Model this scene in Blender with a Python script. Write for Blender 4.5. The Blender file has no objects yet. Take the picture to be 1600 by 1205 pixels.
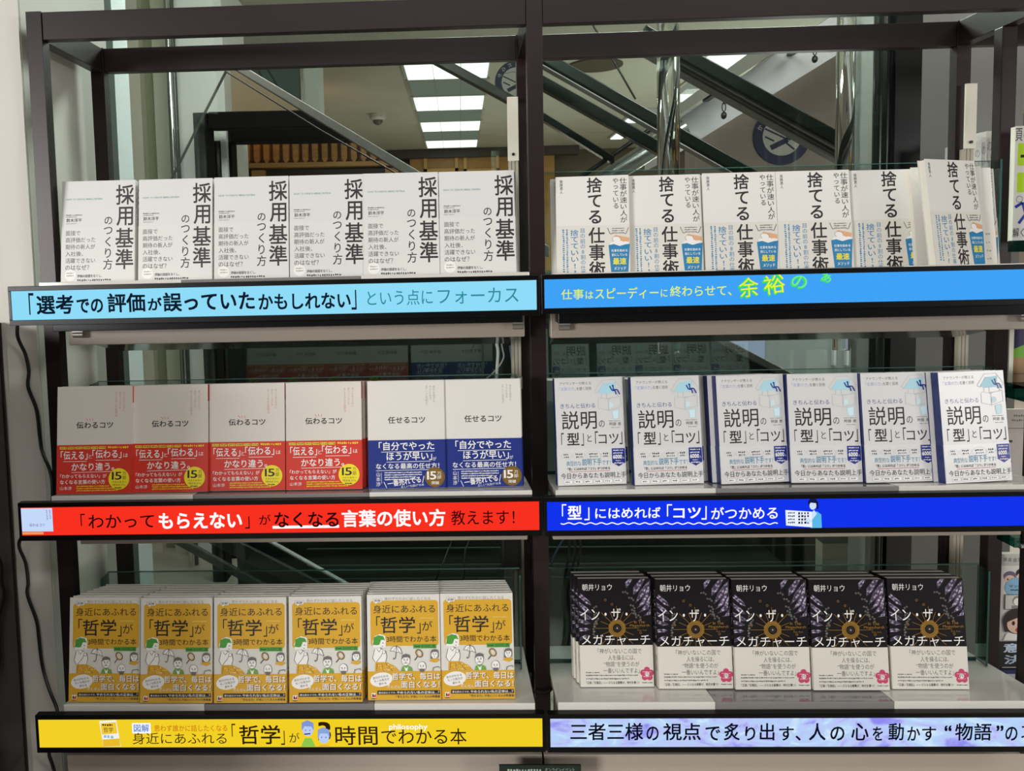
import bpy, math, random
from mathutils import Vector, Matrix
random.seed(7)
SC = bpy.context.scene
COL = SC.collection

# ------------------------------------------------------------------ camera (28 mm lens, slightly shifted crop)
FPX, PX, PY = 1250.0, 677.0, 498.0          # focal length and principal point for a 1600 x 1205 frame
EYE = Vector((0.0, -1.45, 1.5))
def _dir(x, y): return Vector(((x - PX) / FPX, -(y - PY) / FPX, -1.0)).normalized()
_Y = _dir(718, 405)
_Z = -_dir(1058, 17450); _Z = (_Z - _Y * _Z.dot(_Y)).normalized()
_X = _Y.cross(_Z)
ROT = Matrix((_X, _Y, _Z))
cam_d = bpy.data.cameras.new('camera'); cam = bpy.data.objects.new('camera', cam_d); COL.objects.link(cam)
cam.matrix_world = Matrix.Translation(EYE) @ ROT.to_4x4()
cam_d.sensor_width = 36; cam_d.lens = FPX / 1600 * 36
cam_d.shift_x = (800 - PX) / 1600; cam_d.shift_y = -(602.5 - PY) / 1600
cam_d.clip_start = 0.05; cam_d.clip_end = 60
SC.camera = cam
def at(x, y, yy):
    """the point of the plane Y = yy seen at pixel x, y"""
    r = ROT @ Vector(((x - PX) / FPX, -(y - PY) / FPX, -1.0)); return EYE + r * ((yy - EYE.y) / r.y)
def atz(x, y, z):
    r = ROT @ Vector(((x - PX) / FPX, -(y - PY) / FPX, -1.0)); return EYE + r * ((z - EYE.z) / r.z)

# ------------------------------------------------------------------ world, exposure, lamps of the shop, added fill lights
W = bpy.data.worlds.new('world'); SC.world = W; W.use_nodes = True
W.node_tree.nodes['Background'].inputs[0].default_value = (0.9, 0.95, 1.0, 1)
W.node_tree.nodes['Background'].inputs[1].default_value = 0.05
SC.view_settings.view_transform = 'Standard'; SC.view_settings.look = 'None'
SC.view_settings.exposure = 0.0; SC.view_settings.gamma = 1.0; SC.view_settings.use_curve_mapping = False
def area(name, loc, sx, sy, power, rot=(0, 0, 0), col=(1, 0.97, 0.93)):
    l = bpy.data.lights.new(name, 'AREA'); l.shape = 'RECTANGLE'; l.size = sx; l.size_y = sy; l.energy = power; l.color = col
    o = bpy.data.objects.new(name, l); o.location = loc; o.rotation_euler = rot; COL.objects.link(o); return o
for y, p in ((-1.15, 5), (-2.55, 18)):
    for x in (-0.1, 1.5):
        area('shop_ceiling_lamp', (x, y, 2.86), 1.4, 0.3, p, col=(1, 0.985, 0.97))
for x, z, p in ((-3.3, 28, 165), (5.2, -28, 80)):                          # fill lights added far off to both sides
    area('side_fill_light', (x, -3.9, 1.75), 1.2, 0.8, p, (math.radians(80), 0, math.radians(-z * 1.3)), (1, 0.985, 0.97))
for x in (0.3, 1.3):                                          # unseen fill lights added behind the window, towards the rack and the lobby
    area('rack_rear_fill_light', (x, 1.15, 2.6), 0.8, 0.3, 44, (math.radians(-42), 0, 0), (0.95, 1, 0.98))
    area('lobby_front_fill_light', (x - (1.0 if x < 1 else 0), 0.85, 2.7), 1.0, 0.3, 26, (math.radians(52), 0, 0))
for x, y, p in ((2.6, 4.6, 50), (0.2, 6.4, 10)):              # unseen fill lights added low down to brighten the lobby ceiling
    area('lobby_upward_fill_light', (x, y, 0.9), 0.8, 0.8, p, (math.pi, 0, 0))
for x, y, p in ((-1.6, 5.4, 70), (4.2, 4.6, 90), (2.6, 7.6, 50)):  # area lights added to brighten the lobby, besides its ceiling panels
    area('lobby_overhead_fill_light', (x, y, 2.86), 0.9, 0.6, p)

# ------------------------------------------------------------------ materials
def lin(h):
    h = h.lstrip('#'); r = [int(h[i:i + 2], 16) / 255 for i in (0, 2, 4)]
    return tuple(c / 12.92 if c <= 0.04045 else ((c + 0.055) / 1.055) ** 2.4 for c in r)
_M = {}
def mat(h, rough=0.5, metal=0.0, spec=0.5, noise=0.0, nscale=40.0, stretch=None, coat=0.0):
    k = ('m', h, rough, metal, spec, noise, nscale, stretch, coat)
    if k in _M: return _M[k]
    m = bpy.data.materials.new('surface_' + h); m.use_nodes = True; nt = m.node_tree; b = nt.nodes['Principled BSDF']
    c = lin(h); b.inputs['Base Color'].default_value = (*c, 1); b.inputs['Roughness'].default_value = rough
    b.inputs['Metallic'].default_value = metal; b.inputs['Specular IOR Level'].default_value = spec; b.inputs['Coat Weight'].default_value = coat
    if noise:
        tc = nt.nodes.new('ShaderNodeTexCoord'); n = nt.nodes.new('ShaderNodeTexNoise'); n.inputs['Scale'].default_value = nscale
        src = tc.outputs['Object']
        if stretch:
            mp = nt.nodes.new('ShaderNodeMapping'); mp.inputs['Scale'].default_value = stretch; nt.links.new(src, mp.inputs[0]); src = mp.outputs[0]
        nt.links.new(src, n.inputs['Vector'])
        r = nt.nodes.new('ShaderNodeValToRGB'); r.color_ramp.elements[0].position = 0.3; r.color_ramp.elements[1].position = 0.7
        r.color_ramp.elements[0].color = (*[max(0, v * (1 - noise)) for v in c], 1); r.color_ramp.elements[1].color = (*[min(1, v * (1 + noise)) for v in c], 1)
        nt.links.new(n.outputs['Fac'], r.inputs[0]); nt.links.new(r.outputs[0], b.inputs['Base Color'])
    _M[k] = m; return m
def emit(h, s=1.0):
    k = ('e', h, s)
    if k in _M: return _M[k]
    m = bpy.data.materials.new('glow_' + h); m.use_nodes = True; nt = m.node_tree; nt.nodes.clear()
    e = nt.nodes.new('ShaderNodeEmission'); e.inputs[0].default_value = (*lin(h), 1); e.inputs[1].default_value = s
    o = nt.nodes.new('ShaderNodeOutputMaterial'); nt.links.new(e.outputs[0], o.inputs[0]); _M[k] = m; return m
def glassy(name, tint, refl, rough=0.0, gloss='DCEAE6'):
    """thin clear sheet: tinted see-through plus a mirror share that grows at grazing angles"""
    m = bpy.data.materials.new(name); m.use_nodes = True; nt = m.node_tree; nt.nodes.clear()
    t = nt.nodes.new('ShaderNodeBsdfTransparent'); t.inputs[0].default_value = (*lin(tint), 1)
    g = nt.nodes.new('ShaderNodeBsdfGlossy'); g.inputs['Roughness'].default_value = rough; g.inputs[0].default_value = (*lin(gloss), 1)
    f = nt.nodes.new('ShaderNodeLayerWeight'); f.inputs[0].default_value = 0.15
    mr = nt.nodes.new('ShaderNodeMapRange'); mr.inputs[3].default_value = refl; mr.inputs[4].default_value = 0.7
    mx = nt.nodes.new('ShaderNodeMixShader'); o = nt.nodes.new('ShaderNodeOutputMaterial')
    nt.links.new(f.outputs['Fresnel'], mr.inputs[0]); nt.links.new(mr.outputs[0], mx.inputs[0])
    nt.links.new(t.outputs[0], mx.inputs[1]); nt.links.new(g.outputs[0], mx.inputs[2]); nt.links.new(mx.outputs[0], o.inputs[0]); return m
def solid_glass():
    m = bpy.data.materials.new('acrylic'); m.use_nodes = True; b = m.node_tree.nodes['Principled BSDF']
    b.inputs['Transmission Weight'].default_value = 1; b.inputs['Roughness'].default_value = 0.02; b.inputs['IOR'].default_value = 1.49
    b.inputs['Base Color'].default_value = (0.95, 0.97, 0.95, 1); return m
def marble_glow():
    m = bpy.data.materials.new('marbled_screen'); m.use_nodes = True; nt = m.node_tree; nt.nodes.clear()
    tc = nt.nodes.new('ShaderNodeTexCoord'); n = nt.nodes.new('ShaderNodeTexNoise'); n.inputs['Scale'].default_value = 9; n.inputs['Distortion'].default_value = 2.6; n.inputs['Detail'].default_value = 4
    mp = nt.nodes.new('ShaderNodeMapping'); mp.inputs['Rotation'].default_value = (0, 0.9, 0); mp.inputs['Scale'].default_value = (1, 1, 2.2)
    r = nt.nodes.new('ShaderNodeValToRGB'); cr = r.color_ramp
    cr.elements[0].position = 0.28; cr.elements[0].color = (*lin('8E8CF0'), 1); cr.elements[1].position = 0.7; cr.elements[1].color = (*lin('D6EAFC'), 1)
    e2 = cr.elements.new(0.43); e2.color = (*lin('BCC6F8'), 1); e3 = cr.elements.new(0.55); e3.color = (*lin('B4D2F8'), 1)
    e = nt.nodes.new('ShaderNodeEmission'); o = nt.nodes.new('ShaderNodeOutputMaterial')
    nt.links.new(tc.outputs['Object'], mp.inputs[0]); nt.links.new(mp.outputs[0], n.inputs['Vector']); nt.links.new(n.outputs['Fac'], r.inputs[0])
    nt.links.new(r.outputs[0], e.inputs[0]); nt.links.new(e.outputs[0], o.inputs[0]); return m
def stained():
    m = bpy.data.materials.new('stained_glass_print'); m.use_nodes = True; nt = m.node_tree; b = nt.nodes['Principled BSDF']; b.inputs['Roughness'].default_value = 0.45
    tc = nt.nodes.new('ShaderNodeTexCoord'); v = nt.nodes.new('ShaderNodeTexVoronoi'); v.inputs['Scale'].default_value = 210
    r = nt.nodes.new('ShaderNodeValToRGB'); cr = r.color_ramp; cr.elements[0].position = 0.1; cr.elements[0].color = (*lin('DCD4E4'), 1); cr.elements[1].position = 0.62; cr.elements[1].color = (*lin('453A50'), 1)
    e2 = cr.elements.new(0.36); e2.color = (*lin('A093AE'), 1)
    nt.links.new(tc.outputs['Object'], v.inputs['Vector']); nt.links.new(v.outputs['Distance'], r.inputs[0]); nt.links.new(r.outputs[0], b.inputs['Base Color']); return m
BROWN = mat('25181A', 0.38, 0.1, 0.35, 0.08, 60, (0.3, 0.3, 6)); BLACK = mat('0B0B0C', 0.35); GLOSSBLACK = mat('0A0B0D', 0.12, 0, 0.5); SCREENBLACK = mat('050607', 0.35, 0, 0.2)
SHELFWHITE = mat('DCD9D0', 0.07, 0, 0.6, 0.02, 15); SHELFGREY = mat('868382', 0.07, 0.05, 0.6); BEIGE = mat('B4A99C', 0.35); WALLWHITE = mat('CFCBC2', 0.6, 0, 0.3, 0.03, 4)
CHROME = mat('C8C8C6', 0.18, 1.0); STEEL = mat('B4B0AC', 0.45, 0.6, 0.5, 0.06, 80, (1, 1, 12)); CABLE = mat('0C0C0D', 0.45)
BINGLASS = glassy('pale_green_glass', 'EDF3F1', 0.02); WINGLASS = glassy('window_glass', 'E4EAE6', 0.085); ACRYLIC = solid_glass(); TEALEDGE = mat('1E4A46', 0.15)
PAPER = mat('E9E4D6', 0.7); STAINED = stained()

# ------------------------------------------------------------------ mesh builder
class MB:
    def __init__(s): s.v = []; s.f = []; s.m = []; s.ms = []
    def mi(s, m):
        if m not in s.ms: s.ms.append(m)
        return s.ms.index(m)
    def face(s, pts, m):
        i = len(s.v); s.v += [tuple(p) for p in pts]; s.f.append(tuple(range(i, i + len(pts)))); s.m.append(s.mi(m))
    def raw(s, vs, fs, m):
        i = len(s.v); s.v += [tuple(p) for p in vs]; k = s.mi(m)
        for f in fs: s.f.append(tuple(i + a for a in f)); s.m.append(k)
        return s
    def box(s, x0, x1, y0, y1, z0, z1, m):
        v = [(x, y, z) for x in (x0, x1) for y in (y0, y1) for z in (z0, z1)]
        return s.raw(v, [(0, 1, 3, 2), (4, 6, 7, 5), (0, 4, 5, 1), (2, 3, 7, 6), (0, 2, 6, 4), (1, 5, 7, 3)], m)
    def prism(s, pts, d, m):
        """closed solid: the polygon pts swept by the vector d"""
        n = len(pts); d = Vector(d); a = [Vector(p) for p in pts]; b = [p + d for p in a]
        nrm = sum(((a[i] - a[0]).cross(a[(i + 1) % n] - a[0]) for i in range(n)), Vector())
        if nrm.dot(d) > 0: a.reverse(); b.reverse()
        fs = [tuple(range(n)), tuple(range(2 * n - 1, n - 1, -1))]
        for i in range(n): j = (i + 1) % n; fs.append((i, i + n, j + n, j))
        return s.raw(a + b, fs, m)
    def tube(s, pts, r, m, n=10, caps=True):
        pts = [Vector(p) for p in pts]; rings = []; ref = None
        for i, p in enumerate(pts):
            t = ((pts[min(i + 1, len(pts) - 1)]) - pts[max(i - 1, 0)]).normalized()
            if ref is None: ref = t.cross(Vector((0, 0, 1)) if abs(t.z) < 0.9 else Vector((1, 0, 0))).normalized()
            ref = (ref - t * ref.dot(t)).normalized(); w = t.cross(ref)
            rr = r[i] if isinstance(r, (list, tuple)) else r
            rings.append([p + (ref * math.cos(a) + w * math.sin(a)) * rr for a in [2 * math.pi * k / n for k in range(n)]])
        vs = [q for R in rings for q in R]; fs = []
        for i in range(len(pts) - 1):
            for k in range(n):
                l = (k + 1) % n; fs.append((i * n + k, i * n + l, (i + 1) * n + l, (i + 1) * n + k))
        if caps: fs += [tuple(range(n))[::-1], tuple(range((len(pts) - 1) * n, len(pts) * n))]
        return s.raw(vs, fs, m)
    def sphere(s, c, r, m, n=16, sz=1.0, half=None):
        vs = []; fs = []; k = n // 2
        for i in range(k + 1):
            th = math.pi * i / k if half is None else math.pi / 2 * (1 + i / k)
            for j in range(n):
                ph = 2 * math.pi * j / n; vs.append((c[0] + r * math.sin(th) * math.cos(ph), c[1] + r * math.sin(th) * math.sin(ph), c[2] + sz * r * math.cos(th)))
        for i in range(k):
            for j in range(n):
                l = (j + 1) % n; fs.append((i * n + j, (i + 1) * n + j, (i + 1) * n + l, i * n + l))
        return s.raw(vs, fs, m)
    def build(s, name, parent=None, smooth=False, bevel=0.0, label=None):
        me = bpy.data.meshes.new(name); me.from_pydata(s.v, [], s.f)
        for m in s.ms: me.materials.append(m)
        me.polygons.foreach_set('material_index', s.m)
        if smooth: me.polygons.foreach_set('use_smooth', [True] * len(s.f)); 
        me.update(); o = bpy.data.objects.new(name, me); COL.objects.link(o)
        if smooth: o.data.set_sharp_from_angle(angle=math.radians(40))
        if parent: o.parent = parent
        if bevel:
            b = o.modifiers.new('bevel', 'BEVEL'); b.width = bevel; b.segments = 2; b.limit_method = 'ANGLE'
        if label: o['label'] = label
        return o
def box(name, x0, x1, y0, y1, z0, z1, m, parent=None, bevel=0.0, label=None): return MB().box(x0, x1, y0, y1, z0, z1, m).build(name, parent, False, bevel, label)
def thing(name, label, cat, loc=(0, 0, 0), group=None):
    o = bpy.data.objects.new(name, None); o.empty_display_size = 0.05; COL.objects.link(o); o.location = loc; o['label'] = label; o['category'] = cat
    if group: o['group'] = group
    return o
def tag(o, label, cat, group=None):
    o['label'] = label; o['category'] = cat
    if group: o['group'] = group
    return o
def struct(o): o['kind'] = 'structure'; return o
def centre(o):
    """put the origin of a one-mesh thing at the foot of its box"""
    vs = [v.co for v in o.data.vertices]; c = Vector(((min(v.x for v in vs) + max(v.x for v in vs)) / 2, (min(v.y for v in vs) + max(v.y for v in vs)) / 2, min(v.z for v in vs)))
    for v in o.data.vertices: v.co -= c
    o.location = c; return o

# ------------------------------------------------------------------ lettering (flat outlines from the built-in font)
_G = {}
def glyph(ch):
    k = ch
    if k not in _G:
        c = bpy.data.curves.new('t', 'FONT'); c.body = ch; c.size = 1; c.resolution_u = 3; c.fill_mode = 'FRONT'
        o = bpy.data.objects.new('t', c); me = bpy.data.meshes.new_from_object(o)
        vs = [(v.co.x, v.co.y) for v in me.vertices]; fs = [tuple(p.vertices) for p in me.polygons]
        bpy.data.objects.remove(o); bpy.data.meshes.remove(me); bpy.data.curves.remove(c)
        _G[k] = (vs, fs)
    return _G[k]
def layout(s, vertical, bold):
    vs, fs, x, y = [], [], 0.0, 0.0
    for ch in s:
        if ch == ' ': x += 0.35; y -= 0.35; continue
        gv, gf = glyph(ch)
        if not gv: continue
        x0, x1 = min(a for a, _ in gv), max(a for a, _ in gv); wide = ord(ch) > 0x2e7f
        if vertical:
            y0, y1 = min(b for _, b in gv), max(b for _, b in gv)
            if ch == 'ー': q = [(b - (y0 + y1) / 2, -(a - (x0 + x1) / 2) + y - 0.5) for a, b in gv]
            else: q = [(a - (x0 + x1) / 2, b - (y0 + y1) / 2 * (0.75) - 0.09 + y - 0.5) for a, b in gv]
            y -= 1.0
        elif wide: q = [(a + x, b) for a, b in gv]; x += 1.0
        else: q = [(a - x0 + x + 0.04, b) for a, b in gv]; x += x1 - x0 + 0.09
        n = len(vs); vs += q; fs += [tuple(i + n for i in f) for f in gf]
    if bold > 0:                                            # heavier strokes: the outline printed again, slightly shifted
        v2, f2 = [], []
        for dx, dy in ((-bold, -bold), (bold, -bold), (bold, bold), (-bold, bold), (0, bold), (0, -bold), (bold, 0), (-bold, 0)) if bold > .013 else ((-bold, -bold), (bold, bold), (-bold, bold), (bold, -bold)):
            n = len(v2); v2 += [(a + dx, b + dy) for a, b in vs]; f2 += [tuple(i + n for i in f) for f in fs]
        vs, fs = v2, f2
    return vs, fs
class Paint:
    """flat print on a face: fn(u, v, layer) gives the point, u to the right and v down, both 0..1"""
    def __init__(s, mb, fn, asp): s.mb = mb; s.fn = fn; s.l = 1; s.asp = asp   # asp = height / width
    def poly(s, m, pts, up=True):
        if up: s.l += 1
        P = [s.fn(u, v, s.l) for u, v in pts]
        a = sum(pts[i][0] * pts[(i + 1) % len(pts)][1] - pts[(i + 1) % len(pts)][0] * pts[i][1] for i in range(len(pts)))
        s.mb.face(P if a < 0 else P[::-1], m)
    def rect(s, m, u0, v0, u1, v1, up=True): s.poly(m, [(u0, v0), (u0, v1), (u1, v1), (u1, v0)], up)
    def rrect(s, m, u0, v0, u1, v1, r):
        pts = []
        for cu, cv, a0 in ((u1 - r, v0 + r / s.asp, -90), (u1 - r, v1 - r / s.asp, 0), (u0 + r, v1 - r / s.asp, 90), (u0 + r, v0 + r / s.asp, 180)):
            for k in range(6): a = math.radians(a0 + 18 * k); pts.append((cu + r * math.cos(a), cv + r / s.asp * math.sin(a)))
        s.poly(m, pts)
    def ell(s, m, cu, cv, ru, rv=None, rot=0, n=28):
        rv = ru if rv is None else rv; c, si = math.cos(math.radians(rot)), math.sin(math.radians(rot)); pts = []
        for k in range(n):
            a = 2 * math.pi * k / n; x, y = ru * math.cos(a), rv * math.sin(a); pts.append((cu + x * c - y * si, cv + (x * si + y * c) / s.asp))
        s.poly(m, pts)
    def ring(s, m, cu, cv, r0, r1, rot=0, sq=1.0, n=28):
        s.l += 1; c, si = math.cos(math.radians(rot)), math.sin(math.radians(rot))
        def p(r, k):
            a = 2 * math.pi * k / n; x, y = r * math.cos(a), r * sq * math.sin(a); return (cu + x * c - y * si, cv + (x * si + y * c) / s.asp)
        for k in range(n): s.poly(m, [p(r0, k), p(r1, k), p(r1, k + 1), p(r0, k + 1)], False)
    def line(s, m, pts, w, closed=False):
        s.l += 1; pts = list(pts) + ([pts[0]] if closed else [])
        for (a, b), (c, d) in zip(pts, pts[1:]):
            dx, dy = c - a, (d - b) * s.asp; L = math.hypot(dx, dy) or 1; nx, ny = -dy / L * w / 2, dx / L * w / 2 / s.asp
            s.poly(m, [(a + nx, b + ny), (c + nx, d + ny), (c - nx, d - ny), (a - nx, b - ny)], False)
    def text(s, m, t, u0, v0, u1, v1, vertical=False, bold=0.0, rot=0, mirror=False):
        s.l += 1; vs, fs = layout(t, vertical, bold)
        a0, a1 = min(a for a, _ in vs), max(a for a, _ in vs); b0, b1 = min(b for _, b in vs), max(b for _, b in vs)
        c, si = math.cos(math.radians(rot)), math.sin(math.radians(rot)); cu, cv = (u0 + u1) / 2, (v0 + v1) / 2; out = []; n1 = max(1, len(layout(t, vertical, 0)[0]))
        for a, b in vs:
            x = ((a - a0) / (a1 - a0) - 0.5) * (u1 - u0) * (-1 if mirror else 1); y = (0.5 - (b - b0) / (b1 - b0)) * (v1 - v0) * s.asp
            out.append(s.fn(cu + x * c - y * si, cv + (x * si + y * c) / s.asp, s.l + .3 * (len(out) // n1)))
        s.mb.raw(out, [f[::-1] for f in fs] if mirror else fs, m); s.l += 3 if bold else 0
    def tiny(s, m, u0, v0, u1, v1, vertical=False, seed=1):
        """a line too small to read in the photograph: a run of short ticks"""
        rnd = random.Random(seed); s.l += 1
        if not vertical:
            h = v1 - v0; u = u0; st = h * s.asp
            while u < u1 - st * 0.5: s.rect(m, u, v0 + h * rnd.uniform(0, .25), u + st * rnd.uniform(.45, .8), v1 - h * rnd.uniform(0, .3), False); u += st
        else:
            w = u1 - u0; v = v0; st = w / s.asp
            while v < v1 - st * 0.5: s.rect(m, u0 + w * rnd.uniform(0, .25), v, u1 - w * rnd.uniform(0, .25), v + st * rnd.uniform(.45, .8), False); v += st

# ------------------------------------------------------------------ the shop fitting: frame
FX = ((-0.771, -0.743), (0.126, 0.154), (1.022, 1.050))
frame = thing('display_rack_frame', 'dark brown metal frame of the two-bay book rack with front and rear posts', 'rack', (0.14, 0.12, 0))
ZT = 1.961
def rel(parent): return Matrix.Translation(-parent.location)
def part(o, parent):
    o.parent = parent; o.matrix_parent_inverse = rel(parent); return o
for x0, x1 in FX:
    for y0 in (0.0, 0.25):
        m = MB().box(x0, x1, y0, y0 + 0.025, 0, ZT, BROWN)
        z = 0.7
        while z < 1.88:                                    # bracket slots on the inner side
            m.box(x1 - 0.0003, x1 + 0.0004, y0 + 0.010, y0 + 0.0145, z, z + 0.014, BLACK); z += 0.026
        part(m.build('post', bevel=0.0015), frame)
part(box('post', 1.022, 1.050, 0.113, 0.138, 0, ZT - 0.05, BROWN, bevel=0.0015), frame)
for y0 in (0.0, 0.25):
    for a, b in ((FX[0][1], FX[1][0]), (FX[1][1], FX[2][0]), (FX[2][1], 1.75)):
        part(box('cross_beam', a + 0.0005, b - 0.0005, y0 + 0.002, y0 + 0.023, 1.911, 1.960, BROWN, bevel=0.001), frame)
for x0, x1 in FX:
    part(box('side_beam', x0 + 0.002, x1 - 0.002, 0.0255, 0.2495, 1.911, 1.960, BROWN, bevel=0.001), frame)
# white steel shelf standards in front of the rear posts
for i, (x0, lab) in enumerate(((0.105, 'white slotted steel standard beside the middle rear post'), (1.028, 'white slotted steel standard in front of the right rear post'))):
    t = thing('shelf_standard', lab, 'shelf standard', (x0 + 0.01, 0.24, 0.1))
    for k in range(3):
        part(box('rail', x0 + 0.0005 + k * 0.0072, x0 + 0.0065 + k * 0.0072, 0.232, 0.246, 0.1, 1.70, mat('A59C8C', 0.4), bevel=0.0006), t)
    m = MB().box(x0 - 0.001, x0 + 0.0215, 0.226, 0.2315, 1.70, 1.83, mat('D8D2C2', 0.4)); part(m.build('cover_plate', bevel=0.0008), t)
    part(MB().tube([(x0 + 0.010, 0.2262, 1.713), (x0 + 0.010, 0.222, 1.713)], 0.003, BLACK).build('screw', smooth=True), t)
    part(box('clip', x0 - 0.002, x0 + 0.022, 0.2255, 0.2315, 1.215 + 0.01, 1.250, mat('B8B2A6', 0.4)), t)

# ------------------------------------------------------------------ shelves
FE = -0.113                                                # front edge of the shelves, in front of the posts; shelf group scaled about the camera
TILT, LEAN = math.radians(7), math.radians(8)
ROWZ = dict(top=1.4765, middle=1.1060, bottom=0.7302)
RZ2 = dict(top=1.4730, middle=1.1055, bottom=0.7312)
def shelf_z(zf, y): return zf - math.tan(TILT) * (y - FE)
NOT = mat('121314', 0.2, 0, 0.4)
def shelf(row, bay, x0, x1, g0, g1, zf):
    t = thing('display_shelf', f'white sloping shelf with a grey middle panel, {row} tier of the {bay} bay', 'shelf', ((x0 + x1) / 2, 0, zf), 'sloping shelves of the rack')
    dz = math.tan(TILT) * 0.27; B = FE + 0.27; L = 0.0155
    for a, b, m, nm in ((x0, g0, SHELFWHITE, 'board'), (g0 + 0.0004, g1 - 0.0004, SHELFGREY, 'grey_panel'), (g1, x1, SHELFWHITE, 'board')):
        off = 0.0 if nm == 'board' else 0.0006
        o = MB().prism([(a, FE + off, zf - off), (a, B, zf - dz - off), (a, B, zf - dz - L), (a, FE + off, zf - L)], (b - a, 0, 0), m).build(nm, bevel=0.0012)
        part(o, t)
    part(box('mount_rail', x0 + 0.01, x1 - 0.01, FE + 0.019, FE + 0.070, zf - 0.086, zf - 0.0265, NOT, bevel=0.001), t)
    m = MB().box(x0 + 0.004, x1 - 0.002, FE + 0.086, FE + 0.112, zf - 0.117, zf - 0.034, mat('9A9084', 0.35)); part(m.build('support_beam', bevel=0.002), t)
    o = MB().prism([(x0 + 0.02, FE + 0.113, zf - 0.114), (x0 + 0.02, FE + 0.25, zf - 0.146), (x0 + 0.02, FE + 0.25, zf - 0.140), (x0 + 0.02, FE + 0.113, zf - 0.108)], (x1 - x0 - 0.04, 0, 0), mat('6E706C', 0.12, 0.5)).build('underside_panel')
    part(o, t)
    for xx in (x0 + 0.030, x1 - 0.012):                     # little metal clips under the beam ends
        c = MB().tube([(xx - 0.012, FE + 0.077, zf - 0.097), (xx + 0.006, FE + 0.077, zf - 0.097)], 0.0056, mat('8E8A84', .4, .6), 12)
        c.box(xx - 0.012, xx + 0.007, FE + 0.071, FE + 0.084, zf - 0.092, zf - 0.087, STEEL); part(c.build('clip', smooth=True), t)
    return t
SX = {'left': (-0.7155, 0.1155), 'right': (0.1550, 0.990)}
def gx(px, py): return at(px, py, FE).x
shelf('top', 'left', *SX['left'], gx(283, 437), gx(564, 432), ROWZ['top'])
shelf('middle', 'left', *SX['left'], gx(301, 776), gx(577, 772), ROWZ['middle'])
shelf('bottom', 'left', *SX['left'], gx(319, 1108), gx(585, 1108), ROWZ['bottom'])
shelf('top', 'right', *SX['right'], gx(1119, 420), gx(1413, 412), RZ2['top'])
shelf('middle', 'right', *SX['right'], gx(1119, 770), gx(1405, 770), RZ2['middle'])
shelf('bottom', 'right', *SX['right'], gx(1118, 1105), gx(1398, 1106), RZ2['bottom'])
# glass bins standing on the shelves behind the books
GB = FE + 0.178
for bay, x0, x1 in (('left', -0.706, 0.104), ('right', 0.1555, 0.975)):
    for row in ('top', 'middle', 'bottom'):
        zf = (ROWZ if bay == 'left' else RZ2)[row]; zb = shelf_z(zf, GB); top = dict(top=1.657, middle=1.2784, bottom=.8988)[row]; f0 = GB - 0.032
        t = thing('glass_bin', f'clear glass bin holding the books on the {row} {bay} shelf', 'glass bin', ((x0 + x1) / 2, GB, zb), 'glass bins behind the books')
        part(box('back_pane', x0, x1, GB, GB + .004, zb + 0.002, top, BINGLASS), t)
        part(box('edge_strip', x0, x1, GB - .0002, GB + .0042, top, top + 0.0012, mat('49706B', 0.15)), t)
        part(box('foot_strip', x0, x1, GB - .0002, GB + .0042, zb + .0008, zb + 0.006, TEALEDGE), t)
        for xx in ((x0,) if bay == 'left' else ()) + (x1 - 0.003,):
            part(box('side_pane', xx, xx + .003, f0, GB - .0005, zb + .006, top, BINGLASS), t)
            part(box('edge_strip', xx, xx + .003, f0 - .0012, f0 - .0001, zb + .006, top, mat('2E5A55', .15)), t)

# ------------------------------------------------------------------ books
class Kind: pass
def book_maker(name, Wd, H, T, spine, cover_m, band_from, band_m, draw, spine_draw=None):
    """a paperback: cover wrap, page block, paper band; its front faces -Y, its foot is at the origin"""
    k = Kind(); k.W, k.H, k.T, k.name = Wd, H, T, name
    t = 0.0007; w = Wd / 2; mb = MB()
    mb.box(-w, w, 0, t, 0, H, cover_m); mb.box(-w, w, T - t, T, 0, H, cover_m)
    sx = (w - t, w) if spine == 'R' else (-w, -w + t)
    mb.box(sx[0], sx[1], t, T - t, 0, H, cover_m)
    def fn(off): return lambda u, v, l: (-w + u * Wd, -off - 0.000016 * l, (1 - v) * H)
    P = Paint(mb, fn(0.0), H / Wd); band = None; B = None
    if band_from is not None:
        band = MB(); bt = 0.0003; zt = (1 - band_from) * H; e = 0.0004
        band.box(-w, w, -e - bt, -e, 0.0004, zt, band_m); band.box(-w, w, T + e, T + e + bt, 0.0004, zt, band_m)
        xx = (w + e, w + e + bt) if spine == 'R' else (-w - e - bt, -w - e)
        band.box(xx[0], xx[1], -e - bt, T + e + bt, 0.0004, zt, band_m)
        B = Paint(band, fn(e + bt), H / Wd)
    draw(P, B)
    if spine_draw:
        sgn = 1 if spine == 'R' else -1
        def sfn(off): return lambda u, v, l: (sgn * (w + off + 0.00002 * l), (T * u) if sgn > 0 else T * (1 - u), (1 - v) * H)
        spine_draw(Paint(mb, sfn(0.0), H / T), Paint(band, sfn(0.0007), H / T) if band else None)
    o = thing(name, 'source', 'book'); c = mb.build('cover', o)
    pg = MB().box(-w + (t + 0.0003 if spine == 'L' else 0.0015), w - (t + 0.0003 if spine == 'R' else 0.0015), t + 0.0002, T - t - 0.0002, 0.0012, H - 0.0015, PAPER); pg.build('page_block', o)
    if band: band.build('paper_band', o)
    k.root = o; k.used = False; return k
def copy_tree(o, parent=None):
    c = o.copy(); COL.objects.link(c)
    if parent: c.parent = parent
    for ch in list(o.children): copy_tree(ch, c)
    return c
def put_book(k, x, y, z, yaw, label, group, lean=LEAN, back=False, dx=0.0):
    o = k.root if not k.used else copy_tree(k.root); k.used = True
    o.location = (x, y, z); o.rotation_euler = (-lean, 0, math.radians(yaw + (180 if back else 0)))
    o['label'] = label; o['category'] = 'book'; o['group'] = group; return o

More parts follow.
